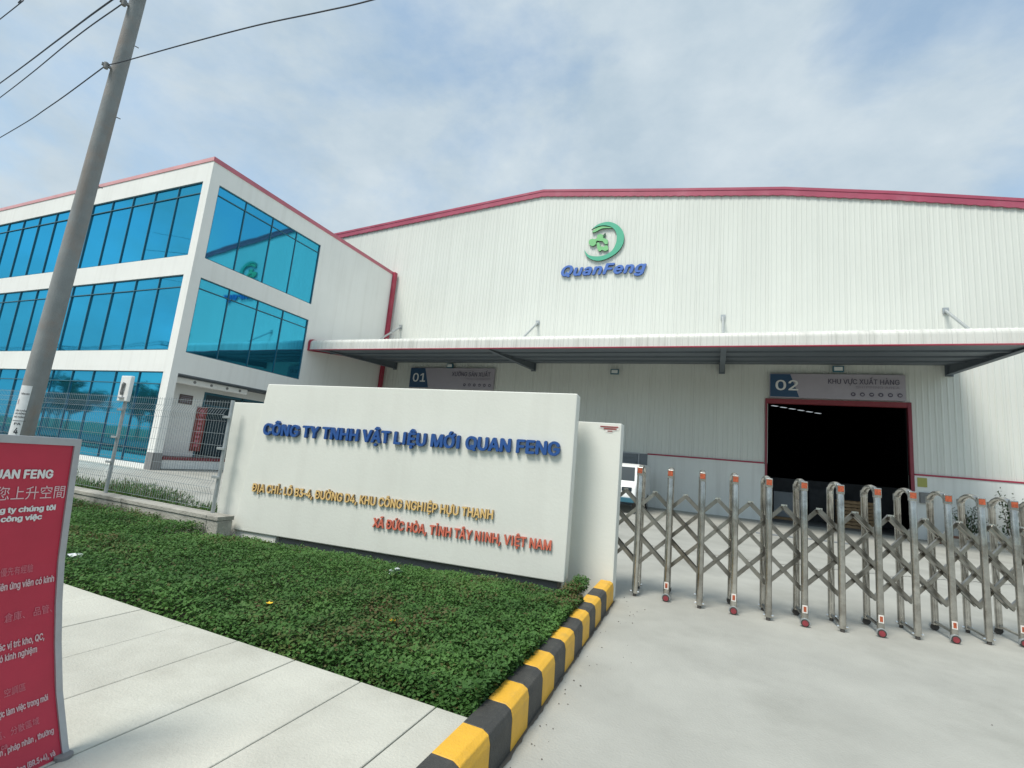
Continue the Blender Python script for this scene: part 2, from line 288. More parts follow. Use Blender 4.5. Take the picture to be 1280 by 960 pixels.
import os
try: FONT = bpy.data.fonts.load(os.path.join(bpy.utils.system_resource('DATAFILES'), 'fonts', 'Inter.woff2'))
except Exception: FONT = None
from mathutils.geometry import delaunay_2d_cdt
def textmesh(body, bold=0.0, extrude=0.0, shear=0.0, space=1.0):
    """text as raw arrays. Each outline is filled on its own with the holes inside it, so glyphs drawn
    with overlapping strokes come out whole; bold strokes are shifted copies, each a hair deeper"""
    cu = bpy.data.curves.new('t', 'FONT'); cu.body = body; cu.size = 1.0; cu.resolution_u = 3; cu.space_character = space
    if FONT and max(map(ord, body)) < 0x2E80: cu.font = FONT
    o = bpy.data.objects.new('t', cu); COL.objects.link(o); bpy.context.view_layer.update()
    crv = o.to_curve(bpy.context.evaluated_depsgraph_get()); cont = []
    for sp in crv.splines:
        P_ = sp.bezier_points; n = len(P_); pts = []
        for i in range(n):
            p0, p1 = P_[i], P_[(i + 1) % n]; a, b_, c, d = p0.co, p0.handle_right, p1.handle_left, p1.co
            m_ = 1 if (b_ - a).cross(d - a).length < 1e-5 and (c - a).cross(d - a).length < 1e-5 else 4
            for k in range(m_):
                t = k / m_; q = a * (1 - t) ** 3 + b_ * 3 * t * (1 - t) ** 2 + c * 3 * t * t * (1 - t) + d * t ** 3
                if not pts or (Vector((q.x, q.y)) - Vector(pts[-1])).length > 1e-4: pts.append((q.x, q.y))
        if len(pts) == 12:                                      # a capital I with slab serifs becomes a plain stem
            X = sorted({round(q[0], 3) for q in pts}); Y = sorted({round(q[1], 3) for q in pts})
            if len(X) == 4 and len(Y) == 4 and abs((X[1] - X[0]) - (X[3] - X[2])) < 0.004 and sum(abs(q[1] - Y[3]) < 1e-3 for q in pts) == 2:
                pts = [(X[1], Y[0]), (X[2], Y[0]), (X[2], Y[3]), (X[1], Y[3])]
                ar_ = sum(P_[i - 1].co.x * P_[i].co.y - P_[i].co.x * P_[i - 1].co.y for i in range(n))
                if ar_ < 0: pts = pts[::-1]
        if len(pts) > 2: cont.append(pts)
    o.to_curve_clear(); bpy.data.objects.remove(o); bpy.data.curves.remove(cu)
    area = lambda P_: 0.5 * sum(P_[i - 1][0] * P_[i][1] - P_[i][0] * P_[i - 1][1] for i in range(len(P_)))
    A = [area(c) for c in cont]; sg = -1 if sum(A) < 0 else 1
    def inside(p, P_):
        r_ = False
        for i in range(len(P_)):
            (x1, y1), (x2, y2) = P_[i - 1], P_[i]
            if (y1 > p[1]) != (y2 > p[1]) and p[0] < (x2 - x1) * (p[1] - y1) / (y2 - y1) + x1: r_ = not r_
        return r_
    V, F, NZ = [], [], []
    for ci, (c, a) in enumerate(zip(cont, A)):
        if a * sg <= 0:
            if any(b_ * sg > 0 and abs(b_) > abs(a) and all(inside(q, o_) for q in c[::3]) for o_, b_ in zip(cont, A)): continue
            c = c[::-1]; a = -a
        grp = [c] + [h for h, ah in zip(cont, A) if ah * sg < 0 and abs(ah) < abs(a) and all(inside(q, c) for q in h[::3])]
        flat = [q for g in grp for q in g]; k = len(V); z = extrude * (1 + 0.004 * (ci % 3)) + (0 if extrude else 0.00008 * (ci % 3)); ed = []; off = 0
        for g in grp: ed += [(off + i, off + (i + 1) % len(g)) for i in range(len(g))]; off += len(g)
        vo, _e, fo = delaunay_2d_cdt([Vector(q) for q in flat], ed, [], 0, 1e-6)[:3]
        V += [(q.x, q.y, z) for q in vo]
        def wind(p, P_):
            w_ = 0
            for i in range(len(P_)):
                (x1, y1), (x2, y2) = P_[i - 1], P_[i]
                if (y1 <= p[1]) != (y2 <= p[1]) and p[0] < (x2 - x1) * (p[1] - y1) / (y2 - y1) + x1: w_ += 1 if y2 > y1 else -1
            return w_
        for t in fo:
            x_ = [vo[i] for i in t]; m_ = (sum(q.x for q in x_) / len(x_), sum(q.y for q in x_) / len(x_))
            if not wind(m_, c) or any(inside(m_, h) for h in grp[1:]): continue
            cr = (x_[1].x - x_[0].x) * (x_[2].y - x_[0].y) - (x_[2].x - x_[0].x) * (x_[1].y - x_[0].y)
            F.append(tuple(k + i for i in (t if cr > 0 else t[::-1]))); NZ.append(1.0)
        if extrude:
            kf = len(V); V += [(q[0], q[1], z) for q in flat]; kb = len(V); V += [(q[0], q[1], -extrude) for q in flat]; off = 0
            for g in grp:
                m_ = len(g)
                for i in range(m_): j = (i + 1) % m_; F.append((kf + off + i, kb + off + i, kb + off + j, kf + off + j)); NZ.append(0.0)
                off += m_
    V = np.array(V, float)
    V[:, 0] += V[:, 1] * shear
    if bold:
        VV, FF, ZZ = [], [], []
        for i, (dx, dy) in enumerate(((0, 0), (-1, 0), (1, 0), (0, -0.7), (0, 0.7), (-0.7, -0.5), (0.7, 0.5))):
            W = V.copy(); W[:, 0] += dx * bold; W[:, 1] += dy * bold + bold * 0.7; W[:, 2] *= 1 + 0.012 * i
            if not extrude: W[:, 2] += 0.00025 * i
            k = len(V) * i; VV.append(W); FF += [tuple(q + k for q in f) for f in F]; ZZ += NZ
        V = np.concatenate(VV); F = FF; NZ = ZZ
    return V, F, NZ
_h = textmesh('H')[0]; CAPH = float(_h[:, 1].max() - _h[:, 1].min())
def letters(V, F, NZ):
    """split a text mesh into its letters (islands whose x ranges overlap)"""
    n = len(V); par = list(range(n))
    def find(a):
        while par[a] != a: par[a] = par[par[a]]; a = par[a]
        return a
    key = {}
    for i, v in enumerate(V):                                   # weld rims that the mesh keeps apart
        k = (round(v[0], 4), round(v[1], 4), round(v[2], 4))
        if k in key: par[find(i)] = find(key[k])
        else: key[k] = i
    for f in F:
        for q in f[1:]: par[find(q)] = find(f[0])
    isl = {}
    for fi, f in enumerate(F): isl.setdefault(find(f[0]), []).append(fi)
    L = []
    for k, fs in isl.items():
        xs = V[[q for fi in fs for q in F[fi]], 0]; L.append([xs.min(), xs.max(), fs])
    L.sort(key=lambda t: t[1] - t[0], reverse=True); out = []
    for a, b, fs in L:
        for g in out:
            ov = min(b, g[1]) - max(a, g[0])
            if ov > 0.5 * (b - a): g[2] += fs; break
        else: out.append([a, b, list(fs)])
    out.sort(key=lambda t: t[0]); res = []
    for a, b, fs in out:
        idx = sorted({q for fi in fs for q in F[fi]}); mp_ = {q: i for i, q in enumerate(idx)}
        res.append((V[idx], [tuple(mp_[q] for q in F[fi]) for fi in fs], [NZ[fi] for fi in fs]))
    return res
def place_text(body, mapf, height, width, face, side, parent, name='letter', bold=0.0, extrude=0.0, split=True, shear=0.0, space=1.0, anchor='left'):
    """mapf(u, v, w) -> world; cap height and total width in metres"""
    V, F, NZ = textmesh(body, bold, 0.5 if extrude else 0.0, shear=shear, space=space)
    x0, x1 = V[:, 0].min(), V[:, 0].max(); cap = CAPH + 1.4 * bold
    sx = width / (x1 - x0) if width else height / cap; V = V.copy()
    V[:, 0] = (V[:, 0] - (x0 if anchor == 'left' else x1)) * sx; V[:, 1] *= height / cap
    V[:, 2] = (V[:, 2] + 0.5) * extrude if extrude else V[:, 2]
    obs = []
    for (v, f, nz) in (letters(V, F, NZ) if split else [(V, F, NZ)]):
        pts = [mapf(*p) for p in v]; me = bpy.data.meshes.new(name); me.from_pydata([tuple(p) for p in pts], [], f)
        me.materials.append(M[face])
        if side: me.materials.append(M[side]); me.polygons.foreach_set('material_index', [0 if z > 0.5 else 1 for z in nz])
        me.update(); obs.append(link(name, me, parent))
    return obs

# ------------------------------------------------------------------ ground
def sheet(name, x0, y0, x1, y1, z, m_, thick=0.0, kind='structure'):
    b = MB()
    if thick: b.box((x0, y0, z - thick), (x1, y1, z))
    else: b.poly([(x0, y0, z), (x1, y0, z), (x1, y1, z), (x0, y1, z)])
    o = b.obj(name, m_, fix=False); tag(o, kind=kind); return o
sheet('ground', -900, -900, 900, 900, -0.05, 'land')
sheet('road', -400, -12, 400, -5.0, -0.02, 'asphalt')
for k in range(-10, 12):
    pass
drive = sheet('driveway', -1.2, -5.0, 20, 23.6, 0.0, 'drive')
sheet('yard_ground', -80, 5.9, -1.2, 23.6, 0.0, 'drive')
sheet('yard_ground', -80, 5.2, -6.9, 5.9, 0.08, 'soil', 0.15)
# pavement slabs beside the kerb
bed = sheet('pavement', -60, -5.0, -1.11, 2.44, 0.176, 'joint', 0.2)
b = MB(); 
xs = [-1.112] + [-1.316 - 0.497 * i for i in range(44)]
ys = [(-2.2, 0.05), (0.056, 2.435)]
for j, (ya_, yb_) in enumerate(ys):
    for i in range(len(xs) - 1):
        b = MB(); dz = random.uniform(-0.0015, 0.0015)
        b.box((xs[i + 1] + 0.0035, ya_, 0.10), (xs[i] - 0.0035, yb_ , 0.2 + dz)); b.obj('paving_slab', 'slab', bed, bevel=0.003, seg=1)

# striped kerb
kerb = thing('striped_kerb', 'low concrete kerb painted in yellow and black blocks along the driveway', 'kerb', (-1.0, 3.6, 0))
def kx(y): return -0.955 - max(0, (y - 2.6)) * 0.031 + 0.0 * y
KB = [5.97, 5.506, 5.184, 4.89, 4.615, 4.33, 4.036, 3.747, 3.457, 3.171, 2.899, 2.625, 2.345] + [2.055 - 0.288 * i for i in range(13)]
y = KB[0]; k = 0
while k < len(KB) - 1:
    y2 = KB[k + 1]; b = MB(); m_ = 'yellow' if k % 2 == 0 else 'black'
    pr = []
    for yy in (y - 0.0015, y2 + 0.0015):
        xr = kx(yy); pr.append([(xr - 0.155, yy, 0.0), (xr - 0.155, yy, 0.222), (xr - 0.045, yy, 0.222), (xr - 0.012, yy, 0.205), (xr, yy, 0.165), (xr + 0.003, yy, 0.0)])
    n = 6; kk = len(b.v); b.v += pr[0] + pr[1]
    b.f += [tuple(range(n)), tuple(reversed(range(n, 2 * n)))] + [(i, i + n, (i + 1) % n + n, (i + 1) % n) for i in range(n)]; b.mi += [0] * (n + 2)
    b.obj('kerb_block', m_, kerb, bevel=0.003, seg=1); y = y2; k += 1

# dark strip of dirt and painted contact shadow along the kerb foot, and loose grit
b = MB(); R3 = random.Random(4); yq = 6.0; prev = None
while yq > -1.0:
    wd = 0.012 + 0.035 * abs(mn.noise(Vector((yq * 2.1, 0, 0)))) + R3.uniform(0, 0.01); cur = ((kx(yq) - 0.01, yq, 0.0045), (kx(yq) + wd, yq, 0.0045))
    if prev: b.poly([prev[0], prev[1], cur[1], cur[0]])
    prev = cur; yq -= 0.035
o = b.obj('kerb_dirt_shade', 'joint', fix=False); tag(o, kind='stuff', label='thin line of dark dirt and painted contact shadow along the foot of the striped kerb', cat='dirt')
b = MB()
for k in range(70):
    yq = R3.uniform(1.2, 6.3); xq = kx(yq) + 0.04 + abs(R3.gauss(0, 0.16)) if k % 6 else R3.uniform(-0.8, 2.5); r_ = R3.uniform(0.0025, 0.009); c = Vector((xq, yq, r_ * 0.5)); kk = len(b.v)
    b.v += [tuple(c + Vector((R3.uniform(.6, 1) * r_ * d_[0], R3.uniform(.6, 1) * r_ * d_[1], r_ * 0.6 * d_[2]))) for d_ in ((1, 0, 0), (-1, 0, 0), (0, 1, 0), (0, -1, 0), (0, 0, 1), (0, 0, -1))]
    b.f += [tuple(kk + q for q in f) for f in ((0, 2, 4), (2, 1, 4), (1, 3, 4), (3, 0, 4), (2, 0, 5), (1, 2, 5), (3, 1, 5), (0, 3, 5))]; b.mi += [0] * 8
o = b.obj('grit', 'joint'); tag(o, kind='stuff', label='loose dark grit scattered on the driveway beside the kerb', cat='gravel')

# ------------------------------------------------------------------ ground cover bed
b = MB(); nx, ny = 60, 20
gv = []
def bedh(x, y): return 0.13 + 0.035 * mn.noise(Vector((x * 1.3, y * 1.3, 0))) + 0.015 * mn.noise(Vector((x * 5, y * 5, 3)))
for i in range(nx + 1):
    for j in range(ny + 1):
        x = -16 + (14.89) * i / nx; yy = 2.445 + 3.3 * j / ny; gv.append((x, yy, bedh(x, yy) - 0.02 - 0.12 * max(0, min(1, (yy - 4.2) / 1.2))))
b.v = gv; b.f = [(i * (ny + 1) + j, (i + 1) * (ny + 1) + j, (i + 1) * (ny + 1) + j + 1, i * (ny + 1) + j + 1) for i in range(nx) for j in range(ny)]; b.mi = [0] * len(b.f)
o = b.obj('planting_bed', 'soil'); tag(o, kind='structure')

def leafquads(name, P, size, tint, brown, mname, up=0.55, aspect=0.62):
    """P: n x 3 leaf positions; one folded rhombus per leaf"""
    n = len(P); th = rng.uniform(0, 2 * math.pi, n); tilt = rng.normal(0, up, n)
    d = np.stack([np.cos(th) * np.cos(tilt), np.sin(th) * np.cos(tilt), np.sin(tilt)], 1)
    s = np.stack([-np.sin(th), np.cos(th), rng.normal(0, 0.35, n)], 1); s /= np.linalg.norm(s, axis=1)[:, None]
    L = (size * rng.uniform(0.6, 1.35, n))[:, None]
    V = np.stack([P, P + d * L * 0.5 + s * L * aspect * 0.5, P + d * L, P + d * L * 0.5 - s * L * aspect * 0.5], 1).reshape(-1, 3)
    me = bpy.data.meshes.new(name); me.vertices.add(4 * n); me.vertices.foreach_set('co', V.ravel().astype(np.float32))
    me.loops.add(4 * n); me.loops.foreach_set('vertex_index', np.arange(4 * n, dtype=np.int32))
    me.polygons.add(n); me.polygons.foreach_set('loop_start', np.arange(0, 4 * n, 4, dtype=np.int32)); me.polygons.foreach_set('loop_total', np.full(n, 4, dtype=np.int32))
    at = me.color_attributes.new('tint', 'FLOAT_COLOR', 'POINT')
    c = np.zeros((n, 4), np.float32); c[:, 0] = np.clip(tint, 0, 1); c[:, 1] = np.clip(brown, 0, 1); c[:, 3] = 1
    at.data.foreach_set('color', np.repeat(c, 4, axis=0).ravel())
    me.materials.append(M[mname]); me.update(calc_edges=True); return me

def vnoise(x, y, f, seed):
    """cheap smooth value noise, vectorised"""
    g = np.random.default_rng(seed).uniform(0, 1, (128, 128)); X = x * f + 57.3; Y = y * f + 31.7
    xi = np.floor(X).astype(int); yi = np.floor(Y).astype(int); fx = X - xi; fy = Y - yi; fx = fx * fx * (3 - 2 * fx); fy = fy * fy * (3 - 2 * fy)
    G = lambda a, b_: g[a % 128, b_ % 128]
    return (G(xi, yi) * (1 - fx) + G(xi + 1, yi) * fx) * (1 - fy) + (G(xi, yi + 1) * (1 - fx) + G(xi + 1, yi + 1) * fx) * fy
def bedtop(x):      # the far edge of the bed: planter wall at left, sign wall at right
    return np.where(x < -6.3, 4.66, 4.97 + (x + 6.3) * 0.117 + 0.45)
def cover(n, x0, x1, power):
    u = rng.uniform(0, 1, n) ** power; x = x1 + (x0 - x1) * u; yy = 2.40 + (bedtop(x) - 2.40) * rng.uniform(0, 1, n) ** 1.15
    x = np.minimum(x, -1.10 - (yy - 2.6) * 0.031 + rng.normal(0, 0.006, n))
    return x, yy
NC = 300000
x, yy = cover(NC, -14.5, -1.12, 1.7)
gap = np.where(x < -6.3, 1.0, (5.0 + (x + 6.2) * 0.117 - yy)); keep = (gap > 0.07) | ((x > -1.5) & (yy < 5.95) & (x < -1.27 - 0.05 * (yy - 5.2)) & (yy < 5.75)); keep &= ~((yy > 4.9) & (x > -1.27)); x, yy, gap = x[keep], yy[keep], gap[keep]; NC = len(x); yy = yy + (vnoise(x, x * 0, 6, 8) - 0.45) * 0.05 * (yy < 2.6)
h = 0.15 + 0.06 * vnoise(x, yy, 2.2, 1) + 0.05 * vnoise(x, yy, 9, 2) + 0.025 * vnoise(x, yy, 22, 12)
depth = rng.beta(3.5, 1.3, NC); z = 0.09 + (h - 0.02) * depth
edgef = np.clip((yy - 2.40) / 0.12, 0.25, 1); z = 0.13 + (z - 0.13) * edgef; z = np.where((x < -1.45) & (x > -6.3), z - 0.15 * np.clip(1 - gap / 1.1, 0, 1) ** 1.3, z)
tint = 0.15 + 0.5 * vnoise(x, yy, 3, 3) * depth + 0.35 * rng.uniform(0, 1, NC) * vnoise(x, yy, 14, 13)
bn = vnoise(x, yy, 1.1, 21) * 0.6 + vnoise(x, yy, 4.2, 22) * 0.4
brown = np.clip((bn - 0.57) * 4, 0, 0.8) * (rng.uniform(0, 1, NC) < 0.4) + (rng.uniform(0, 1, NC) < 0.04) * 0.6
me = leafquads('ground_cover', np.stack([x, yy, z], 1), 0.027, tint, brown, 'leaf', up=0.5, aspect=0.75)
o = link('ground_cover', me); tag(o, kind='stuff', label='dense green creeping ground cover filling the bed before the sign wall', cat='ground cover')
# grass strip behind the planter wall
n = 52000; x = -6.9 - rng.uniform(0, 1, n) ** 1.3 * 8; yy = 4.95 + rng.uniform(0, 0.95, n); z = 0.08 + rng.uniform(0, .42, n) * vnoise(x, yy, 2.0, 31)**.6
me = leafquads('grass', np.stack([x, yy, z], 1), 0.09, rng.uniform(0.2, 1, n), (rng.uniform(0, 1, n) < 0.25) * 0.8, 'leaf', up=1.1, aspect=0.12)
o = link('grass', me); tag(o, kind='stuff', label='thin grass strip behind the planter wall', cat='grass')
# small things on the bed
def crumple(name, c, r, m_, label, cat, seed):
    b = MB(); rr = random.Random(seed); n = 9; pts = []
    for i in range(n):
        a = 2 * math.pi * i / n; q = r * rr.uniform(0.55, 1.1); pts.append((c[0] + q * math.cos(a), c[1] + q * math.sin(a), c[2] + rr.uniform(0, r * 0.8)))
    k = len(b.v); b.v += pts + [(c[0], c[1], c[2] + r * 0.75), (c[0], c[1], c[2] - .01)]; 
    for i in range(n): b.f += [(k + i, k + (i + 1) % n, k + n), (k + (i + 1) % n, k + i, k + n + 1)]; b.mi += [0, 0]
    o = b.obj(name, m_); tag(o, label, cat); return o
crumple('plastic_scrap', (-3.02, 4.42, 0.24), 0.085, 'clear', 'crumpled clear plastic scrap on the green bed below the sign wall', 'litter', 1)
crumple('paper_scrap', (-5.45, 2.78, 0.24), 0.07, 'paper', 'small white paper scrap on the green bed beside the red notice board', 'litter', 2)
def flower(p, label):
    t = thing('yellow_flower', label, 'flower', p)
    for i in range(5):
        a = i * 1.2566; b = MB(); c = Vector(p)
        d = Vector((math.cos(a), math.sin(a), 0.35)); s_ = Vector((-math.sin(a), math.cos(a), 0)) * 0.012
        b.poly([c, c + d * 0.014 + s_, c + d * 0.027, c + d * 0.014 - s_]); b.obj('petal', 'yflower', t, fix=False)
    b = MB(); b.tube([Vector(p) - Vector((0, 0, 0.07)), Vector(p)], 0.002, n=4); b.obj('stem', 'leaf', t)
flower((-2.12, 3.13, 0.285), 'lone yellow flower in the green bed nearer the striped kerb')
flower((-3.05, 2.87, 0.285), 'lone yellow flower in the green bed nearer the pavement edge at left')

# ------------------------------------------------------------------ company sign wall
L0 = Vector((-6.2, 5.0, 0)); DD = Vector((0.99320578, 0.11637132, 0)); NN = Vector((0.11637132, -0.99320578, 0))
def SP(u, z, off=0.0): return L0 + DD * u + NN * off + Vector((0, 0, z))
sign = thing('company_sign_wall', 'long white free-standing wall sign with raised blue, gold and red letters', 'sign', (-3.9, 5.4, 0))
b = MB()
ft = [SP(-0.017, 0.2), SP(4.692, 0.2), SP(4.695, 2.367), SP(0.155, 2.287)]; bk = [p - NN * 0.26 for p in ft]
b.v += [tuple(p) for p in ft + bk]; b.f += [(0, 1, 2, 3), (7, 6, 5, 4)] + [(i, i + 4, (i + 1) % 4 + 4, (i + 1) % 4) for i in range(4)]; b.mi += [0] * 6
b.obj('panel', 'signwhite', sign, bevel=0.012)
def wing(pts, thick, off, nm='side_wing'):
    b = MB(); f_ = [SP(u, z, off) for u, z in pts]; r_ = [p - NN * thick for p in f_]; n = len(f_)
    b.v += [tuple(p) for p in f_ + r_]; b.f += [tuple(range(n)), tuple(reversed(range(n, 2 * n)))] + [(i, i + n, (i + 1) % n + n, (i + 1) % n) for i in range(n)]; b.mi += [0] * (n + 2)
    return b.obj(nm, 'signwhite', sign, bevel=0.008)
wing([(-0.375, 0.10), (0.7, 0.10), (0.7, 2.008), (-0.44, 1.992)], 0.22, -0.03)
b = MB()                                                                    # right wing stands square to the driveway
xr0, xr1, yf = -1.76, -1.082, 6.03
b.box((xr0 - 0.6, yf, -0.02), (xr1, yf + 0.2, 2.082)); b.obj('side_wing', 'signwhite', sign, bevel=0.008)
b = MB(); f_ = [SP(0.3, 0.0, -0.09), SP(4.60, 0.0, -0.09), SP(4.60, 0.21, -0.09), SP(0.3, 0.21, -0.09)]; 
r_ = [p - NN * 0.12 for p in f_]; b.v += [tuple(p) for p in f_ + r_]; b.f += [(0, 1, 2, 3), (7, 6, 5, 4)] + [(i, i + 4, (i + 1) % 4 + 4, (i + 1) % 4) for i in range(4)]; b.mi += [0] * 6
b.obj('footing', 'greyb', sign)
b = MB(); f_ = [SP(4.45, 0.0, -0.27), SP(4.62, 0, -0.27), SP(4.62, 2.05, -0.27), SP(4.45, 2.05, -0.27)]; r_ = [p - NN * 0.3 for p in f_]
b.v += [tuple(p) for p in f_ + r_]; b.f += [(0, 1, 2, 3), (7, 6, 5, 4)] + [(i, i + 4, (i + 1) % 4 + 4, (i + 1) % 4) for i in range(4)]; b.mi += [0] * 6
b.obj('rear_return', 'signwhite', sign)
def linemap(u0, z0, u1, z1, off):
    sl = (z1 - z0) / (u1 - u0)
    return lambda a, c, w_: SP(u0 + a, z0 + a * sl + c, off + w_)
place_text('CÔNG TY TNHH VẬT LIỆU MỚI QUAN FENG', linemap(0.25, 1.548, 4.538, 1.608, 0.006), 0.168, 4.29, 'bluel', 'blues', sign, bold=0.036, extrude=0.042)
place_text('ĐỊA CHỈ: LÔ B3‐4, ĐƯỜNG D4, KHU CÔNG NGHIỆP HỰU THẠNH', linemap(0.21, 0.752, 3.79, 0.792, 0.006), 0.112, 3.58, 'goldl', 'browns', sign, bold=0.024, extrude=0.024)
place_text('XÃ ĐỨC HÒA, TỈNH TÂY NINH, VIỆT NAM', linemap(2.19, 0.509, 4.52, 0.531, 0.006), 0.115, 2.33, 'redl', 'reds', sign, bold=0.024, extrude=0.024)
# torn sticker at the top of the right wing
st = thing('torn_sticker', 'torn red and white sticker at the top of the sign wall right wing', 'sticker', (-1.25, 6.03, 2.0))
b = MB(); b.v = [(-1.36, 6.026, 2.055), (-1.10, 6.026, 2.05), (-1.11, 6.026, 1.995), (-1.17, 6.026, 1.985), (-1.21, 6.026, 1.955), (-1.27, 6.026, 1.965), (-1.29, 6.026, 2.005), (-1.355, 6.026, 2.01)]
b.f = [tuple(range(8))]; b.mi = [0]; b.obj('backing', 'stickerw', st)
for bx_ in (((-1.345, 6.021, 2.025), (-1.12, 6.024, 2.04)), ((-1.30, 6.021, 2.0), (-1.14, 6.024, 2.016)), ((-1.25, 6.021, 1.975), (-1.19, 6.024, 1.985))): b = MB(); b.box(*bx_); b.obj('print', 'poster', st)

# ------------------------------------------------------------------ planter wall and wire fence
pw = thing('planter_wall', 'low weathered concrete wall at the back of the green bed', 'wall', (-9, 4.8, 0))
xx = -16.0; 
while xx < -6.2:
    b = MB(); x2 = min(xx + 1.93, -6.12); b.box((xx + 0.004, 4.68, 0.0), (x2 - 0.004, 4.9, 0.345)); b.obj('wall_block', 'oldconc', pw, bevel=0.01)
    b = MB(); b.box((xx + 0.003, 4.665, 0.347), (x2 - 0.003, 4.915, 0.405)); b.obj('coping', 'oldconc', pw, bevel=0.008); xx = x2
fence = thing('wire_fence', 'galvanised welded wire mesh fence on the low concrete wall', 'fence', (-9, 4.8, 0.4))
fz0, fz1 = 0.47, 1.99; fy = 4.80
def fold(z):                                                                # V folds that stiffen the mesh
    for c in (1.78, 0.75):
        if abs(z - c) < 0.09: return -0.05 * (1 - abs(z - c) / 0.09)
    return 0
posts = [-6.47, -9.02, -11.70, -14.4]
zs_ = [fz0, 0.66, 0.75, 0.84, 1.69, 1.78, 1.87, fz1]
for k in range(len(posts) - 1):
    b = MB(); xa, xb = posts[k + 1] + 0.05, posts[k] - 0.05; nn = int((xb - xa) / 0.055)
    for i in range(nn + 1):
        xq = xa + (xb - xa) * i / nn
        for z0_, z1_ in zip(zs_[:-1], zs_[1:]): b.bar((xq, fy + fold(z0_), z0_), (xq, fy + fold(z1_), z1_), 0.0032, 0.0032)
    for zz in (fz0, 0.66, 0.75, 0.84, 1.0, 1.17, 1.34, 1.51, 1.69, 1.78, 1.87, 1.965): b.bar((xa - 0.04, fy + fold(zz) - 0.005, zz), (xb + 0.04, fy + fold(zz) - 0.005, zz), 0.0045, 0.0045)
    o = b.obj('mesh_panel', 'fencew', fence, fix=False)
for k, px_ in enumerate(posts):
    b = MB(); top = 2.02 if k else 2.0
    if k == 2: top = 2.12
    b.tube([(px_, fy + 0.035, 0.35), (px_, fy + 0.035, top)], 0.027, n=12); o = b.obj('fence_post', 'zinc', fence, smooth=True)
    for zz in (0.9, 1.3, 1.75):
        b = MB(); b.box((px_ - 0.075, fy - 0.03, zz - 0.018), (px_ + 0.075, fy + 0.0, zz + 0.018)); link('clamp', b.mesh('clamp', 'zinc', bevel=0.004), o)
# white sensor box standing on the fence post
sb = thing('post_box', 'white rectangular box with grey handle mounted on top of the fence post', 'box', (-8.98, 4.8, 1.9))
b = MB(); b.box((-9.10, 4.74, 1.885), (-8.83, 4.80, 2.31)); b.obj('case', 'vanw', sb, bevel=0.012)
b = MB(); b.tube([(-8.97, 4.725, 1.99), (-8.965, 4.715, 2.03), (-8.955, 4.715, 2.16), (-8.95, 4.725, 2.19)], 0.022, n=8); b.obj('handle', 'greyb', sb, smooth=True)
b = MB(); b.box((-9.03, 4.715, 1.93), (-8.90, 4.738, 1.955)); b.obj('bracket', 'alu', sb)

# ------------------------------------------------------------------ utility pole and cables
pb = Vector((-9.32, 3.745, 0.1)); ptop = Vector((-8.13, 3.38, 9.2))
def poleP(z): return pb + (ptop - pb) * ((z - 0.1) / 9.1)
upole = thing('utility_pole', 'tall tapered concrete utility pole with paper notices leaning over the green bed', 'utility pole', tuple(pb))
b = MB(); zz_ = [0.1 + 9.1 * i / 14 for i in range(15)]; b.tube([poleP(q) for q in zz_], [0.143 - 0.0064 * q for q in zz_], n=28); b.obj('shaft', 'pole', upole, smooth=True)
def band(z, nm='clamp'):
    c = poleP(z); r = 0.143 - 0.0064 * z + 0.012; b = MB(); b.tube([c - Vector((0, 0, .03)), c + Vector((0, 0, .03))], r, n=24); o = b.obj(nm, 'zinc', upole, smooth=True)
    return c, r
tocam = (Vector((0, 0, 0)) - Vector((pb.x, pb.y, 0))).normalized(); sidev = Vector((tocam.y, -tocam.x, 0))   # sidev: towards picture left
if sidev.dot(RX) > 0: sidev = -sidev
C1 = poleP(6.74) + sidev * 0.15 + tocam * 0.05; C2 = poleP(7.75) + sidev * 0.14 + tocam * 0.05
for c_, z_ in ((C1, 6.74), (C2, 7.75)):
    b = MB(); b.tube([poleP(z_), c_], 0.018, n=8); b.tube([c_ - Vector((0, 0, .05)), c_ + Vector((0, 0, .04))], 0.03, n=10)
    b.bar(c_ - sidev * 0.05, c_ + sidev * 0.05, 0.03, 0.04); b.obj('cable_clamp', 'greyb', upole, smooth=True)
for z_, s_ in ((7.25, 1), (6.1, 1), (5.0, 1)):
    c = poleP(z_); b = MB(); b.tube([c, c - sidev * (0.143 - 0.0064 * z_ + 0.05)], 0.008, n=6); b.obj('step_bolt', 'greyb', upole)
# notices pasted on the pole
def paste(a0, a1, z0, z1, m_, mapt=None, off=0.004, name='notice'):
    b = MB(); na, nz_ = 8, 6
    def Q(a, z): c = poleP(z); r = 0.143 - 0.0064 * z + off; return c + (tocam * math.cos(a) + sidev * math.sin(a)) * r
    vs = [Q(a0 + (a1 - a0) * i / na, z0 + (z1 - z0) * j / nz_) for i in range(na + 1) for j in range(nz_ + 1)]
    b.v = [tuple(v) for v in vs]; b.f = [(i * (nz_ + 1) + j, (i + 1) * (nz_ + 1) + j, (i + 1) * (nz_ + 1) + j + 1, i * (nz_ + 1) + j + 1) for i in range(na) for j in range(nz_)]; b.mi = [0] * len(b.f)
    return b.obj(name, m_, upole, smooth=True), Q
nt_, Q_ = paste(1.25, 0.12, 1.05, 1.93, 'paper')
def pmap(a, z): # a metres from the notice left edge, towards picture right
    return Q_(1.25 - a / 0.14, z)
def pole_text(s, a, z, h_, wd, m_='cable'):
    V, F, NZ = textmesh(s, 0.02); x0 = V[:, 0].min(); sx = wd / (V[:, 0].max() - x0)
    me = bpy.data.meshes.new('print'); pts = []
    for v in V:
        q = pmap(a + (v[0] - x0) * sx, z + v[1] * h_ / CAPH); d_ = (q - poleP(q.z)); pts.append(tuple(q + d_.normalized() * 0.003))
    me.from_pydata(pts, [], F); me.materials.append(M[m_]); link('print', me, nt_)
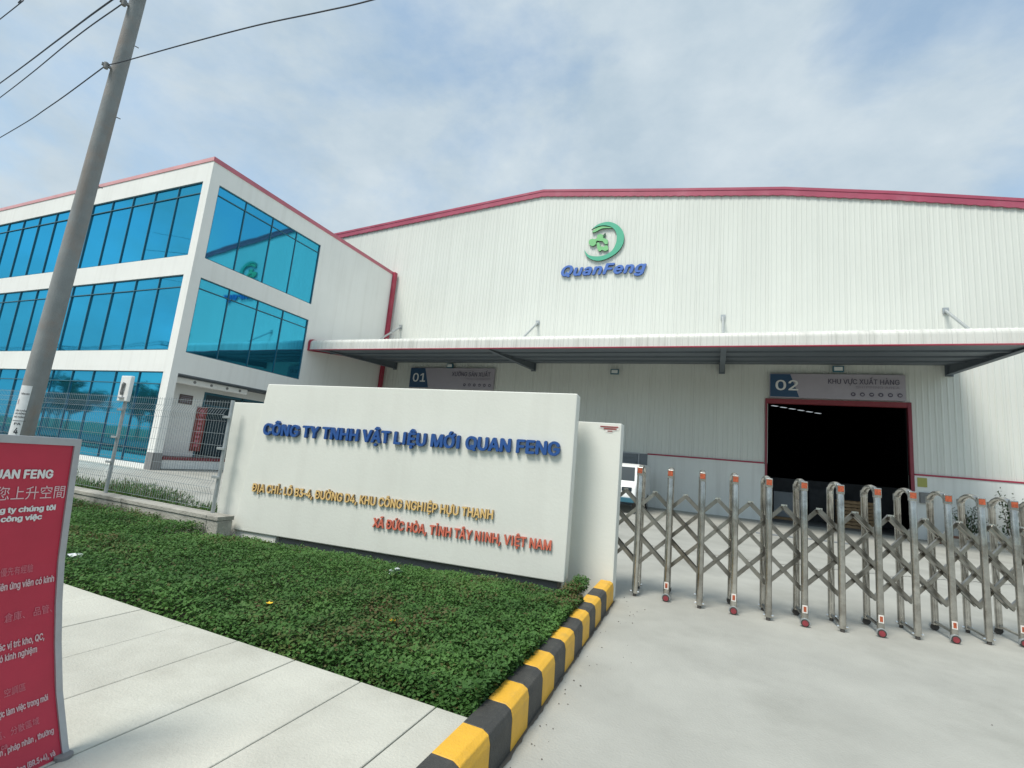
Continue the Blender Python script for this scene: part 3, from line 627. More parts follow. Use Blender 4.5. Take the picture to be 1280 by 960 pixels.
pole_text('THÔNG BÁO', 0.04, 1.80, 0.022, 0.11); pole_text('I', 0.03, 1.66, 0.07, 0.008, 'poster')
pole_text('CẦN TUYỂN', 0.03, 1.56, 0.022, 0.13); pole_text('LAO ĐỘNG', 0.03, 1.52, 0.022, 0.13); pole_text('PHỔ THÔNG', 0.03, 1.47, 0.022, 0.13)
pole_text('PA', 0.06, 1.37, 0.03, 0.08); pole_text('4', 0.08, 1.24, 0.085, 0.05); pole_text('N', 0.07, 1.09, 0.045, 0.06)
for zq in (1.43, 1.21, 1.17):
    b = MB(); pts = [pmap(0.02 + i * 0.02, zq) for i in range(9)]; pts = [p + (p - poleP(p.z)).normalized() * 0.003 for p in pts]; b.tube(pts, 0.003, n=4); link('print', b.mesh('print', 'cable'), nt_)

def cable(pts, r, label, group='cables strung from the utility pole'):
    """catmull-rom through the points"""
    P_ = [Vector(p) for p in pts]; P_ = [P_[0] * 2 - P_[1]] + P_ + [P_[-1] * 2 - P_[-2]]; out = []
    for i in range(1, len(P_) - 2):
        for s_ in range(12):
            t = s_ / 12; a, b_, c, d = P_[i - 1], P_[i], P_[i + 1], P_[i + 2]
            out.append(0.5 * ((2 * b_) + (c - a) * t + (2 * a - 5 * b_ + 4 * c - d) * t * t + (3 * b_ - a - 3 * c + d) * t ** 3))
    out.append(P_[-2]); b = MB(); b.tube(out, r, n=6); o = b.obj('overhead_cable', 'cable', smooth=True); tag(o, label, 'cable', group); return o
def IM(u, v, D): d = FX + RX * (u - 640) / FPX - UX * (v - 480) / FPX; return CAM + d * D
cable([C1, IM(62, 133, 8.6), IM(0, 172, 11.0), IM(-120, 240, 20)], 0.008, 'lowest overhead cable running left from the utility pole')
cable([C1, IM(157, 76, 7.1), IM(230, 55.5, 6.3), IM(320, 32, 5.7), IM(400, 15, 5.2), IM(465, 0, 4.9), IM(620, -45, 4.1)], 0.0075, 'single overhead cable crossing the sky to the right of the utility pole')
cable([C2, IM(90, 50, 8.6), IM(0, 122, 12.0), IM(-120, 210, 20)], 0.009, 'middle overhead cable ending in a clamp near the pole top')
cable([IM(300, -110, 6.2), IM(140, 0, 7.5), IM(75, 48, 9.5), IM(0, 104, 13.0), IM(-120, 190, 20)], 0.012, 'thick overhead cable passing left of the pole top into the corner')
cable([IM(130, -100, 7.0), IM(27, -1, 9.0), IM(0, 24, 10.5), IM(-150, 140, 20)], 0.009, 'overhead cable crossing the upper left corner of the sky')

# ------------------------------------------------------------------ red notice board at left
bn_ = thing('notice_board', 'red recruitment notice board in an aluminium frame standing on the pavement', 'notice board', (-2.5, 1.0, 0.2))
edge_px = [(100, 549), (92, 600), (85, 650), (78.5, 700), (75.5, 750), (74.5, 802), (76, 862), (83, 930), (93, 990)]
edge_t = [i / 8 for i in range(9)]; edge_t = [(549, 600, 650, 700, 750, 800, 850, 900, 957)[i] for i in range(9)]
# world positions of the right edge: the board is bowed, its foot stands forward
EDGE = [IM(u, v, 2.0 - 0.10 * (v - 549) / 441) for u, v in edge_px]
Wt = IM(0, 543.4, 1.75) - EDGE[0]                                            # one picture-width step to the left at the top
Wv = Vector((Wt.x, Wt.y, 0))
def BP(s, v, off=0.0):
    """s metres left of the right edge, v 0..1 down the board"""
    q = max(0, min(7.999, v * 8)); i = int(q); f = q - i; p = EDGE[i].lerp(EDGE[i + 1], f)
    nrm = Vector((Wv.y, -Wv.x, 0)).normalized(); 
    if nrm.dot(-p + CAM) < 0: nrm = -nrm
    return p + Wv.normalized() * s + nrm * off
BW = 0.82
def bgrid(s0, s1, v0, v1, off, thick, m_, nm, ns=2):
    b = MB(); nv = 24; pts = []
    for o_ in (off, off - thick):
        for i in range(ns + 1):
            for j in range(nv + 1): pts.append(tuple(BP(s0 + (s1 - s0) * i / ns, v0 + (v1 - v0) * j / nv, o_)))
    b.v = pts; st_ = (ns + 1) * (nv + 1)
    def I(k, i, j): return k * st_ + i * (nv + 1) + j
    for i in range(ns):
        for j in range(nv): b.f += [(I(0, i, j), I(0, i + 1, j), I(0, i + 1, j + 1), I(0, i, j + 1)), (I(1, i, j), I(1, i, j + 1), I(1, i + 1, j + 1), I(1, i + 1, j))]
    for i in range(ns): b.f += [(I(0, i, 0), I(1, i, 0), I(1, i + 1, 0), I(0, i + 1, 0)), (I(0, i, nv), I(0, i + 1, nv), I(1, i + 1, nv), I(1, i, nv))]
    for j in range(nv): b.f += [(I(0, 0, j), I(0, 0, j + 1), I(1, 0, j + 1), I(1, 0, j)), (I(0, ns, j), I(1, ns, j), I(1, ns, j + 1), I(0, ns, j + 1))]
    b.mi = [0] * len(b.f); return b.obj(nm, m_, bn_)
sc_px = Wv.length / 100                                                      # metres per photograph pixel at the top
fw = 0.032
bgrid(0, fw * 0.72, 0, 1, 0.012, 0.035, 'alu', 'frame_rail'); bgrid(BW - fw, BW, 0, 1, 0.012, 0.035, 'alu', 'frame_rail')
bgrid(fw * 0.72, BW - fw, 0, 0.021, 0.012, 0.035, 'alu', 'frame_rail'); bgrid(fw * 0.72, BW - fw, 0.98, 1, 0.012, 0.035, 'alu', 'frame_rail')
bgrid(fw * 0.72, BW - fw, 0.021, 0.98, 0.004, 0.02, 'banner', 'printed_panel')
for s_ in (0.05, BW - 0.05):
    b = MB(); p = BP(s_, 1, -0.03); b.tube([p + Vector((0, 0, 0.03)), Vector((p.x, p.y, 0.19))], 0.015, n=8)
    b.tube([Vector((p.x, p.y, 0.198)), Vector((p.x, p.y, 0.212))], 0.03, n=12); b.obj('foot', 'greyb', bn_)
def solve(u, v):
    """board coordinates whose place shows at photograph pixel u, v (used once to lay the print out)"""
    s_, t_ = 0.1, 0.5
    def pj(s, t):
        p = BP(s, t, 0.006) - CAM; z = p.dot(FX); return 640 + FPX * p.dot(RX) / z, 480 - FPX * p.dot(UX) / z
    for _ in range(25):
        a, c = pj(s_, t_); a1, c1 = pj(s_ + 1e-3, t_); a2, c2 = pj(s_, t_ + 1e-3)
        J = np.array([[(a1 - a) / 1e-3, (a2 - a) / 1e-3], [(c1 - c) / 1e-3, (c2 - c) / 1e-3]]); d = np.linalg.solve(J, [u - a, v - c]); s_ += d[0]; t_ = min(0.99, max(0.01, t_ + d[1]))
    return s_, t_
VL = (EDGE[0] - EDGE[-1]).length
def bantext(s, xr, ybase, cap, wpx, m_, bold=0.02):
    """line of print ending at photograph x = xr"""
    sr, tr = solve(xr, ybase); sl, tl = solve(xr - 30, ybase); pxm = (sl - sr) / 30; capm = (solve(xr, ybase)[1] - solve(xr, ybase - cap)[1]) * VL
    def mp2(a, c, w_): return BP(sr - a, tr - c / VL, 0.0065 + w_)
    V, F, NZ = textmesh(s, bold); x1 = V[:, 0].max(); x0 = V[:, 0].min(); sx = wpx * pxm / (x1 - x0)
    me = bpy.data.meshes.new('print'); me.from_pydata([tuple(mp2((v[0] - x1) * sx, v[1] * capm / (CAPH + 1.4 * bold), v[2])) for v in V], [], F)
    keep = [i for i, v in enumerate(V) if -(v[0] - x1) * sx + sr > BW - fw]
    if keep:
        bm = bmesh.new(); bm.from_mesh(me); bm.verts.ensure_lookup_table(); bmesh.ops.delete(bm, geom=[bm.verts[i] for i in keep], context='VERTS'); bm.to_mesh(me); bm.free()
    me.materials.append(M[m_]); link('print', me, bn_)
for args in (('CÔNG TY QUAN FENG', 65.5, 598, 11, 148, 'white', 0.04), ('為您上升空間', 80, 621, 8.6, 97, 'bpale', 0.0), ('Công ty chúng tôi', 69, 637.5, 6.8, 86, 'white', 0.045), ('cơ hội công việc', 52, 649, 6.8, 84, 'white', 0.045),
             ('優先有經驗', 41, 714, 5.6, 40, 'bfade', 0.0), ('Ưu tiên ứng viên có kinh', 67, 727, 8.5, 78, 'bpale', 0.03), ('職位：倉庫、 品管、', 65, 764, 5.8, 88, 'bfade', 0.0), ('Các vị trí: kho, QC,', 55, 799, 8.5, 60, 'bpale', 0.03),
             ('có kinh nghiệm', 46, 815, 8.2, 50, 'bpale', 0.03), ('環境：空調區', 32, 862, 5.6, 56, 'bfade', 0.0), ('được làm việc trong môi', 60, 875, 8, 68, 'bpale', 0.03), ('工業區、分散區域', 49, 904, 5.4, 74, 'bfade', 0.0),
             ('nhân , pháp nhân , thường', 67, 916, 7.6, 78, 'bpale', 0.025), ('vị trí ca', 9, 935, 7, 26, 'bfade', 0.02), ('Sản xuất mở rộng (BR.5+4), và', 69, 944, 7.6, 90, 'bpale', 0.025)):
    bantext(*args)

# ------------------------------------------------------------------ retractable gate
gate = thing('retractable_gate', 'stainless steel retractable scissor gate standing across the driveway', 'gate', (1.2, 6.7, 0))
FP = [(-1.25, 6.40), (-0.884, 6.434), (-0.515, 6.475), (-0.138, 6.44), (0.228, 6.475), (0.585, 6.49), (0.945, 6.53), (1.312, 6.60), (1.683, 6.715), (2.058, 6.90), (2.425, 7.06), (2.80, 7.28), (3.165, 7.48), (3.53, 7.66)]
FP = [Vector((a, b_, 0)) for a, b_ in FP]; DEP = Vector((-0.02, 0.44, 0)); DPn = DEP.normalized(); GH = 1.585
wheel_mb = None
for i, p in enumerate(FP):
    wheels = (i % 2 == 0) and i > 0; zb = 0.07 if wheels else 0.035
    path = [p + Vector((0, 0, zb))] + [p + Vector((0, 0, z)) for z in (0.5, 1.0, GH - 0.10)]
    for a in (20, 45, 70, 90, 110, 135, 160, 180):
        r_ = math.radians(a); path.append(p + DEP * (0.5 - 0.5 * math.cos(r_)) + Vector((0, 0, GH - 0.10 + 0.10 * math.sin(r_))))
    path += [p + DEP + Vector((0, 0, z)) for z in (1.0, 0.5, zb)]
    b = MB(); b.tube(path, 0.036, 0.026, n=14, ref=(1, 0, 0)); fr = b.obj('gate_frame', 'steel', gate, smooth=True)
    # cap with the orange reflector, rear cap
    b = MB(); b.box((p.x - 0.037, p.y - 0.03, GH - 0.115), (p.x + 0.037, p.y + 0.028, GH - 0.01)); link('end_cap', b.mesh('end_cap', 'steel', bevel=0.006), fr, None) 
    b = MB(); b.box((p.x - 0.029, p.y - 0.034, GH - 0.088), (p.x + 0.029, p.y - 0.0305, GH - 0.024)); 
    link('reflector', b.mesh('reflector', 'orange', bevel=0.001, seg=1), fr)
    q = p + DEP; b = MB(); b.box((q.x - 0.034, q.y - 0.024, GH - 0.13), (q.x + 0.034, q.y + 0.035, GH - 0.045)); link('end_cap', b.mesh('end_cap', 'steel', bevel=0.008), fr)
    b = MB(); b.bar(p + Vector((0, 0, zb + 0.03)) + DPn * 0.02, p + DEP + Vector((0, 0, zb + 0.03)) - DPn * 0.02, 0.03, 0.02); link('base_rail', b.mesh('base_rail', 'steeld'), fr)
    for base, sgn in ((p, -1), (p + DEP, 1)):
        if wheels:
            c = base + Vector((0, sgn * 0.028, 0.042)); b = MB(); b.tube([c - Vector((0, 0.016, 0)), c + Vector((0, 0.016, 0))], 0.042, n=16, ref=(1, 0, 0), mi=0)
            b.tube([c + Vector((0, sgn * 0.016, 0)), c + Vector((0, sgn * 0.022, 0))], 0.030, n=12, ref=(1, 0, 0), mi=1)
            link('wheel', b.mesh('wheel', ['rubber', 'hubred'], smooth=True), fr)
            b = MB(); pts = []
            for a in range(-10, 191, 20): pts.append(c + Vector((math.cos(math.radians(a)) * 0.046, 0, math.sin(math.radians(a)) * 0.046)))
            b.tube(pts, 0.006, 0.020, n=6, ref=(0, 0, 1)); link('wheel_guard', b.mesh('wheel_guard', 'zinc', smooth=True), fr)
        else:
            for s_ in (-1, 1):
                c = base + Vector((s_ * 0.040, 0, 0.055)); b = MB(); b.tube([c - Vector((0.012, 0, 0)), c + Vector((0.012, 0, 0))], 0.012, n=8); link('bolt', b.mesh('bolt', 'chrome', smooth=True), fr)
            b = MB(); b.tube([base + Vector((0, 0, 0.0)), base + Vector((0, 0, 0.05))], 0.022, n=8); link('foot', b.mesh('foot', 'rubber'), fr)
    if wheels:
        b = MB(); b.box((p.x - 0.024, p.y - 0.030, 0.145), (p.x + 0.024, p.y - 0.0255, 0.225)); b.box((p.x - 0.014, p.y - 0.033, 0.158), (p.x + 0.014, p.y - 0.0302, 0.212), 1)
        link('warning_sticker', b.mesh('warning_sticker', ['stickerw', 'orange']), fr)
def gnode(hh, z, off):
    i = hh // 2; f_ = (hh % 2) * 0.5; p = FP[i].lerp(FP[min(i + 1, len(FP) - 1)], f_); return p + DPn * off + Vector((0, 0, z))
HM = 2 * (len(FP) - 1)
for off in (0.14,):
    for h0 in range(-6, HM + 1):
        for sgn, o2 in (((1, -0.01), (1, 0.11)) if h0 % 2 else ((-1, 0.048),)):
            hs = [h0 + k_ for k_ in range(6)]; zs2 = [1.262 - 0.181 * k_ for k_ in range(6)]
            if sgn < 0: zs2 = zs2[::-1]
            pts = [gnode(a, z_, off + o2) for a, z_ in zip(hs, zs2) if 0 <= a <= HM]
            if len(pts) < 2: continue
            b = MB()
            for a, c in zip(pts[:-1], pts[1:]):
                b.bar(a - (c - a) * 0.03, c + (c - a) * 0.03, 0.022, 0.044)
            link('lattice_bar', b.mesh('lattice_bar', 'steeld', fix=False), gate)
    for hh in range(1, HM, 2):                                              # pivots
        b = MB()
        for z_ in (1.262, 0.90, 0.538):
            c = gnode(hh, z_, off); b.tube([c - DPn * 0.016, c + DPn * 0.12], 0.011, n=8, ref=(0, 0, 1))
            if z_ > 1.2: b.bar(c + Vector((-0.03, 0, 0.016)), c + Vector((0.03, 0, 0.016)), 0.03, 0.02)
        link('pivot', b.mesh('pivot', 'chrome', smooth=True), gate)
for hh in range(1, HM, 2):                                                  # thin stay wires near the bottom pivots
    if hh > 1:
        p0, p1 = gnode(hh - 1, 0.62, 0.2), gnode(hh + 1 if hh + 1 <= HM else hh, 0.62, 0.2); m_ = (p0 + p1) / 2 - Vector((0, 0, 0.025)); b = MB(); b.tube([p0, m_, p1], 0.0025, n=4); link('stay_wire', b.mesh('stay_wire', 'steeld'), gate)

# ------------------------------------------------------------------ office building
XC, YC, YW, HO = -18.8, 11.34, 23.49, 12.36
office = thing('office_building', 'white three-storey office block with bands of blue mirrored windows', 'building', (-28, 17, 0))
Z = dict(a=(0.185, 3.637), b=(4.477, 7.51), c=(8.313, 11.468)); XL = -50
b = MB(); TH = 0.28
for z0, z1 in ((-0.05, 0.185), (3.637, 4.477), (7.51, 8.313), (11.468, HO)): b.box((XL, YC, z0), (XC, YC + TH, z1))
b.box((-19.23, YC, 0.185), (XC, YC + TH, 3.637)); b.box((-19.23, YC, 4.477), (XC, YC + TH, 7.51)); b.box((-19.23, YC, 8.313), (XC, YC + TH, 11.468))
b.obj('front_wall', 'offwhite', office, fix=False)
b = MB(); y0_ = YC + TH; ya, yb = 11.736, 17.293
ya_, yb_ = max(ya, y0_), yb
for z0, z1 in ((3.637, 4.477), (7.51, 8.313), (11.468, HO)): b.box((XC - TH, y0_, z0), (XC, YW - 0.02, z1))
for z0, z1 in ((4.477, 7.51), (8.313, 11.468)):
    b.box((XC - TH, y0_, z0), (XC, ya, z1)); b.box((XC - TH, yb, z0), (XC, YW - 0.02, z1))
b.box((XC - TH, 19.6, 0.0), (XC, YW - 0.02, 3.637))
b.obj('side_wall', 'offwhite', office, fix=False)
b = MB(); b.box((XL, YC + TH + 1.2, HO - 0.5), (XC - TH, YW, HO - 0.3)); b.box((XL, YC + TH + 1.0, 0), (XC - 1.6, YC + TH + 1.2, HO - 0.5)); b.box((XC - 1.6, YC + 2.5, 4.0), (XC - 1.4, YW, HO - 0.5)); b.obj('roof', 'dark', office, fix=False)
b = MB(); b.box((XL, YC - 0.03, HO), (XC, YC + 0.35, HO + 0.10)); b.box((XL, YC - 0.03, HO - 0.06), (XC + 0.0, YC - 0.003, HO - 0.003)); b.obj('parapet_trim', 'pinkpale', office, fix=False)
b = MB(); b.box((XC + 0.001, YC - 0.03, HO - 0.09), (XC + 0.03, YW - 0.02, HO + 0.10)); b.box((XC - 0.32, YC + 0.352, HO), (XC, YW - 0.02, HO + 0.10)); b.obj('parapet_trim', 'redfade', office, fix=False)
def window(kind, u0, u1, z0, z1, muls, tz):
    """kind 'f': on the front, u = x; kind 's': on the side, u = y"""
    def Bx(bb, a0, a1, c0, c1, d0, d1):
        if kind == 'f': bb.box((a0, YC + d0, c0), (a1, YC + d1, c1))
        else: bb.box((XC - d1, a0, c0), (XC - d0, a1, c1))
    fb = MB(); t = 0.035
    us = [u0] + muls + [u1]
    Bx(fb, u0, u1, z0, z0 + t, 0.03, 0.12); Bx(fb, u0, u1, z1 - t, z1, 0.03, 0.12)
    Bx(fb, u0, u0 + t, z0 + t, z1 - t, 0.03, 0.12); Bx(fb, u1 - t, u1, z0 + t, z1 - t, 0.03, 0.12)
    wdw = fb.obj('window', 'frame', office, fix=False)
    for m_ in muls:
        q = MB(); Bx(q, m_ - 0.013, m_ + 0.013, z0 + t, z1 - t, 0.032, 0.11); link('mullion', q.mesh('mullion', 'frame', fix=False), wdw)
    q = MB()
    for a0, a1 in zip(us[:-1], us[1:]): Bx(q, a0 + 0.017, a1 - 0.017, tz - 0.016, tz + 0.016, 0.034, 0.11)
    link('transom', q.mesh('transom', 'frame', fix=False), wdw)
    for a0, a1 in zip(us[:-1], us[1:]):
        for c0, c1 in ((z0 + t, tz - 0.02), (tz + 0.02, z1 - t)):
            q = MB(); tl = [random.uniform(-0.0035, 0.0035) for _ in range(3)]
            def G(a, c, d):
                d = d + (a - a0) * tl[0] + (c - c0) * tl[1]
                return (a, YC + d, c) if kind == 'f' else (XC - d, a, c)
            A0, A1 = a0 + 0.01, a1 - 0.01
            q.poly([G(A0, c0, .075), G(A1, c0, .075), G(A1, c1, .075), G(A0, c1, .075)]); q.poly([G(A0, c1, .087), G(A1, c1, .087), G(A1, c0, .087), G(A0, c0, .087)])
            link('pane', q.mesh('pane', 'glass', fix=True), wdw)
fm = [-20.75 - 1.545 * i for i in range(20)]; fm = sorted(m_ for m_ in fm if m_ > XL + 0.5)
for key, tz in (('a', 3.17), ('b', 7.02), ('c', 10.99)): window('f', XL + 0.1, -19.23, Z[key][0], Z[key][1], fm, tz)
for key, tz in (('b', 7.08), ('c', 11.05)): window('s', ya, yb, Z[key][0], Z[key][1], [13.04, 14.43, 15.80], tz)
# recessed entrance under the first floor
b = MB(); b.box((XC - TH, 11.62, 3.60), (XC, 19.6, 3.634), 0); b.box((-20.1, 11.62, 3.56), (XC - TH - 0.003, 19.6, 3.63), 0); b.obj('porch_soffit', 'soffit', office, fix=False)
RXw = -19.9
b = MB(); b.box((RXw - 0.2, 11.62, 0.48), (RXw, 13.52, 3.56)); b.box((RXw - 0.2, 13.52, 3.2), (RXw, 19.6, 3.56)); b.box((RXw - 0.2, 17.2, 0.48), (RXw, 19.6, 3.2)); b.obj('entrance_wall', 'offwhite', office, fix=False)
b = MB(); b.box((-19.35, YC + 0.003, -0.02), (XC + 0.012, YC + 0.36, 0.0)); b.box((XC - 0.38, YC - 0.012, 0.0), (XC + 0.012, YC + 0.0, 0.62)); b.box((XC, YC - 0.012, 0.0), (XC + 0.012, YC + 0.3, 0.62)); b.obj('corner_plinth', 'greyb', office)
dr_ = MB(); dr_.box((RXw - 0.08, 13.52, 0.48), (RXw - 0.02, 13.62, 3.2)); dr_.box((RXw - 0.08, 17.1, 0.48), (RXw - 0.02, 17.2, 3.2)); dr_.box((RXw - 0.08, 15.3, 0.48), (RXw - 0.02, 15.38, 3.2)); dr_.box((RXw - 0.08, 13.62, 2.62), (RXw - 0.02, 17.1, 2.68)); dr_.box((RXw - 0.08, 13.62, 3.1), (RXw - 0.02, 17.1, 3.2))
door = dr_.obj('entrance_door', 'frame', office)
for a, c in ((13.62, 15.3), (15.38, 17.1)):
    q = MB(); q.box((RXw - 0.06, a, 0.5), (RXw - 0.045, c, 2.62)); link('pane', q.mesh('pane', 'doorglass'), door); q = MB(); q.box((RXw - 0.06, a, 2.68), (RXw - 0.045, c, 3.1)); link('pane', q.mesh('pane', 'doorglass'), door)
b = MB(); b.box((RXw - 0.02, 11.9, 0.02), (XC - 0.35, 14.6, 0.36)); b.obj('entrance_platform', 'offwhite', office, bevel=0.01)
b = MB(); b.box((RXw - 0.02, 11.9, 0.365), (XC - 0.33, 19.5, 0.46)); b.obj('platform_edge', 'darkred', office)
for i in range(3):
    b = MB(); b.box((XC - 0.35 , 14.7, 0.24 - 0.12 * i), (XC - 0.2 + 0.3 * i, 19.0, 0.355 - 0.12 * i)); b.obj('step', 'frame', office)
b = MB(); b.box((XC - 0.5, 11.75, 3.30), (XC - 0.3, 14.9, 3.55)); lb = b.obj('light_beam', 'offwhite', office, bevel=0.05, seg=3)
for yy_ in (12.5, 13.2, 13.9, 14.5):
    q = MB(); q.tube([(XC - 0.302, yy_, 3.43), (XC - 0.285, yy_, 3.43)], 0.055, n=12); link('downlight', q.mesh('downlight', 'greyb'), lb)
pq = thing('wall_plaque', 'small brown plaque with lettering on the office wall beside the entrance', 'plaque', (RXw, 12.8, 2.75))
b = MB(); b.box((RXw + 0.003, 12.52, 2.58), (RXw + 0.03, 13.06, 2.95)); b.obj('plate', 'plate', pq, bevel=0.005)
b = MB()
for zz_ in (2.87, 2.80, 2.73, 2.66): b.box((RXw + 0.031, 12.58, zz_), (RXw + 0.033, 13.0, zz_ + 0.025))
b.obj('print', 'dim', pq)
ps = thing('red_entrance_banner', 'tall narrow red poster hanging beside the dark office entrance', 'poster', (RXw, 13.4, 1.6))
b = MB(); b.box((RXw + 0.02, 13.32, 0.72), (RXw + 0.05, 13.75, 2.55)); b.obj('sheet', 'poster', ps)
b = MB(); 
for i in range(9): b.box((RXw + 0.051, 13.44, 0.9 + i * 0.18), (RXw + 0.053, 13.62, 1.0 + i * 0.18))
b.obj('print', 'bfade', ps)

# ------------------------------------------------------------------ warehouse
wh = thing('warehouse', 'large white corrugated metal warehouse hall with red roof trim', 'warehouse', (-6, 40, 0))
RP = [(-34, 15.08), (-24.54, 15.75), (-9.3, 16.80), (-2.72, 15.88), (2.66, 15.16), (6.8, 14.34), (10.9, 13.42), (16, 12.2)]
def roofz(x):
    for (a, za), (c, zc) in zip(RP[:-1], RP[1:]):
        if a <= x <= c: return za + (zc - za) * (x - a) / (c - a)
    return RP[-1][1]
ZS = 2.405; DL, DR, DT = 2.03, 6.95, 5.19
def clad(x0, x1, z0):
    """one sheet of ribbed cladding, ribs 0.2 m apart"""
    b = MB(); prof = []; n = max(1, round((x1 - x0) / 0.2)); st = (x1 - x0) / n; x = x0 + 0.002
    prof.append((x, 0))
    for i in range(n):
        c = x0 + st * (i + 0.5); prof += [(c - 0.038, 0), (c - 0.016, -0.013), (c + 0.016, -0.013), (c + 0.038, 0)]
    prof.append((x1 - 0.002, 0)); k = len(b.v)
    for (px_, dy) in prof: b.v += [(px_, YW + dy, z0), (px_, YW + dy, roofz(px_) - 0.05)]
    for i in range(len(prof) - 1): b.f.append((2 * i, 2 * i + 2, 2 * i + 3, 2 * i + 1)); b.mi.append(0)
    # side returns give the sheet its thickness
    b.poly([(prof[0][0], YW, z0), (prof[0][0], YW, roofz(prof[0][0]) - .05), (prof[0][0], YW + 0.03, roofz(prof[0][0]) - .05), (prof[0][0], YW + 0.03, z0)])
    b.obj('cladding_sheet', 'clad', wh, fix=False)
xx = -31.0
while xx < 16:
    x2 = xx + 1.0
    if xx < DL < x2: x2 = DL
    if xx < DR < x2: x2 = DR
    clad(xx, x2, DT + 0.02 if (xx >= DL - 0.01 and x2 <= DR + 0.01) else ZS); xx = x2
b = MB(); yb0 = YW + 0.035
for x0, x1, z0, z1 in ((-31, DL, ZS, 6.7), (DR, 16, ZS, 6.7)): b.box((x0, yb0, z0), (x1, yb0 + 0.15, z1))
b.box((-31, yb0, 6.7), (16, yb0 + 0.15, 11.9)); b.box((DL, yb0, DT), (DR, yb0 + 0.15, 6.7))
b.prism([(-31, 11.9), (16, 11.9), (16, 12.1)] + [(x, z - 0.1) for x, z in reversed(RP[1:-1])] + [(-31, 15.1)], 'y', yb0, yb0 + 0.15)
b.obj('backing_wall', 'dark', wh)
SHX = -2.93
for x0, x1 in ((-18.8, -6.4), (SHX, DL), (DR, 16)): b = MB(); b.box((x0, YW - 0.06, -0.02), (x1, YW + 0.15, ZS - 0.03)); b.obj('plinth_wall', 'plaster', wh, bevel=0.006, seg=1)
for x0, x1 in ((-18.8, -6.4), (SHX, DL - 0.12), (DR + 0.15, 16)): b = MB(); b.box((x0, YW - 0.085, ZS - 0.03), (x1, YW + 0.02, ZS + 0.03)); b.obj('stripe_trim', 'red', wh)
b = MB(); n = 235; ptsT = []; ptsB = []
for i in range(n + 1):
    x = -31 + 47 * i / n; zt = roofz(x); ptsT.append((x, zt)); ptsB.append((x, zt - 0.40 - (0.035 if i % 2 else 0.0)))
y1_, y2_ = YW - 0.10, YW - 0.045
for i in range(n):
    a, c, d, e = ptsB[i], ptsB[i + 1], ptsT[i + 1], ptsT[i]
    b.poly([(a[0], y1_, a[1]), (c[0], y1_, c[1]), (d[0], y1_, d[1]), (e[0], y1_, e[1])]); b.poly([(a[0], y1_, a[1]), (a[0], y2_, a[1]), (c[0], y2_, c[1]), (c[0], y1_, c[1])])
for (x0, z0), (x1, z1) in zip(RP[:-1], RP[1:]):
    x0 = max(x0, -31)
    b.poly([(x0, y1_, roofz(x0)), (x1, y1_, z1), (x1, YW + 0.5, z1), (x0, YW + 0.5, roofz(x0))])
b.obj('verge_trim', 'vergered', wh, fix=False)
b = MB()                                                                    # raised seam along the verge
for (x0, z0), (x1, z1) in zip(RP[:-1], RP[1:]): b.bar((x0, y1_ - 0.012, z0 - 0.13), (x1, y1_ - 0.012, z1 - 0.13), 0.02, 0.03)
b.obj('verge_seam', 'vergered', wh)
b = MB()
for (x0, z0), (x1, z1) in zip(RP[:-1], RP[1:]): b.poly([(x0, YW + 0.1, z0 - 0.08), (x1, YW + 0.1, z1 - 0.08), (x1, 75, z1 - 0.08), (x0, 75, z0 - 0.08)])
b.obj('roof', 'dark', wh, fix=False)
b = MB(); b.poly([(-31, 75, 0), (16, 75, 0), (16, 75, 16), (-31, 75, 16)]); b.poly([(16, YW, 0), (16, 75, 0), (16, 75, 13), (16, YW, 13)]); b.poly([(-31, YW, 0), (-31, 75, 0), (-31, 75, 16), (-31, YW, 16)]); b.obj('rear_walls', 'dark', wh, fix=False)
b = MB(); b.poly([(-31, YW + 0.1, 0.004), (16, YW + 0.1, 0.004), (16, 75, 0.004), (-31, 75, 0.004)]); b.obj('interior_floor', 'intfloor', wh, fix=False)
# doorway frame
b = MB(); b.box((DL - 0.08, YW - 0.11, 0.0), (DL + 0.0, YW + 0.12, DT + 0.02)); b.obj('door_jamb', 'jambred', wh, bevel=0.006, seg=1)
b = MB(); b.box((DR, YW - 0.11, 0.0), (DR + 0.12, YW + 0.12, DT + 0.02)); b.obj('door_jamb', 'jambred', wh, bevel=0.006, seg=1)
b = MB(); b.box((DL, YW - 0.10, DT - 0.19), (DR, YW + 0.1, DT + 0.02)); b.obj('door_head', 'darkred', wh, bevel=0.006, seg=1)
for i in range(6):
    b = MB(); xq = 4.87 + i * 0.82; yq = 51.7 + i * 0.66; b.bar((xq, yq, 9.0 - i * .02), (xq + 0.48, yq + 0.38, 9.0 - i * .02), 0.25, 0.03); b.obj('skylight', 'skylight', wh)
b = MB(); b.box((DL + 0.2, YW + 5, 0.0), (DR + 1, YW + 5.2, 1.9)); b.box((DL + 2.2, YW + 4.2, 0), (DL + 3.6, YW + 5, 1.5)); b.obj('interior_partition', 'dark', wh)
t = thing('pallet_stack', 'stack of wooden pallets in the dim warehouse just inside the doorway', 'pallets', (5.6, 25.6, 0))
M['pallet'] = mat('pallet_wood', (0.30, 0.20, 0.11), 0.85, var=0.2, vscale=8)
for i in range(8):
    b = MB(); z0 = 0.005 + i * 0.145
    for j in range(3): b.box((5.0, 25.1 + j * 0.5, z0), (6.2, 25.2 + j * 0.5, z0 + 0.10))
    for j in range(6): b.box((5.0 + j * 0.21, 25.1, z0 + 0.102), (5.14 + j * 0.21, 26.2, z0 + 0.122))
    b.obj('pallet', 'pallet', t, fix=False)
t = thing('wrapped_crate', 'pale wrapped crate standing left in the dim doorway', 'crate', (3.1, 26.2, 0))
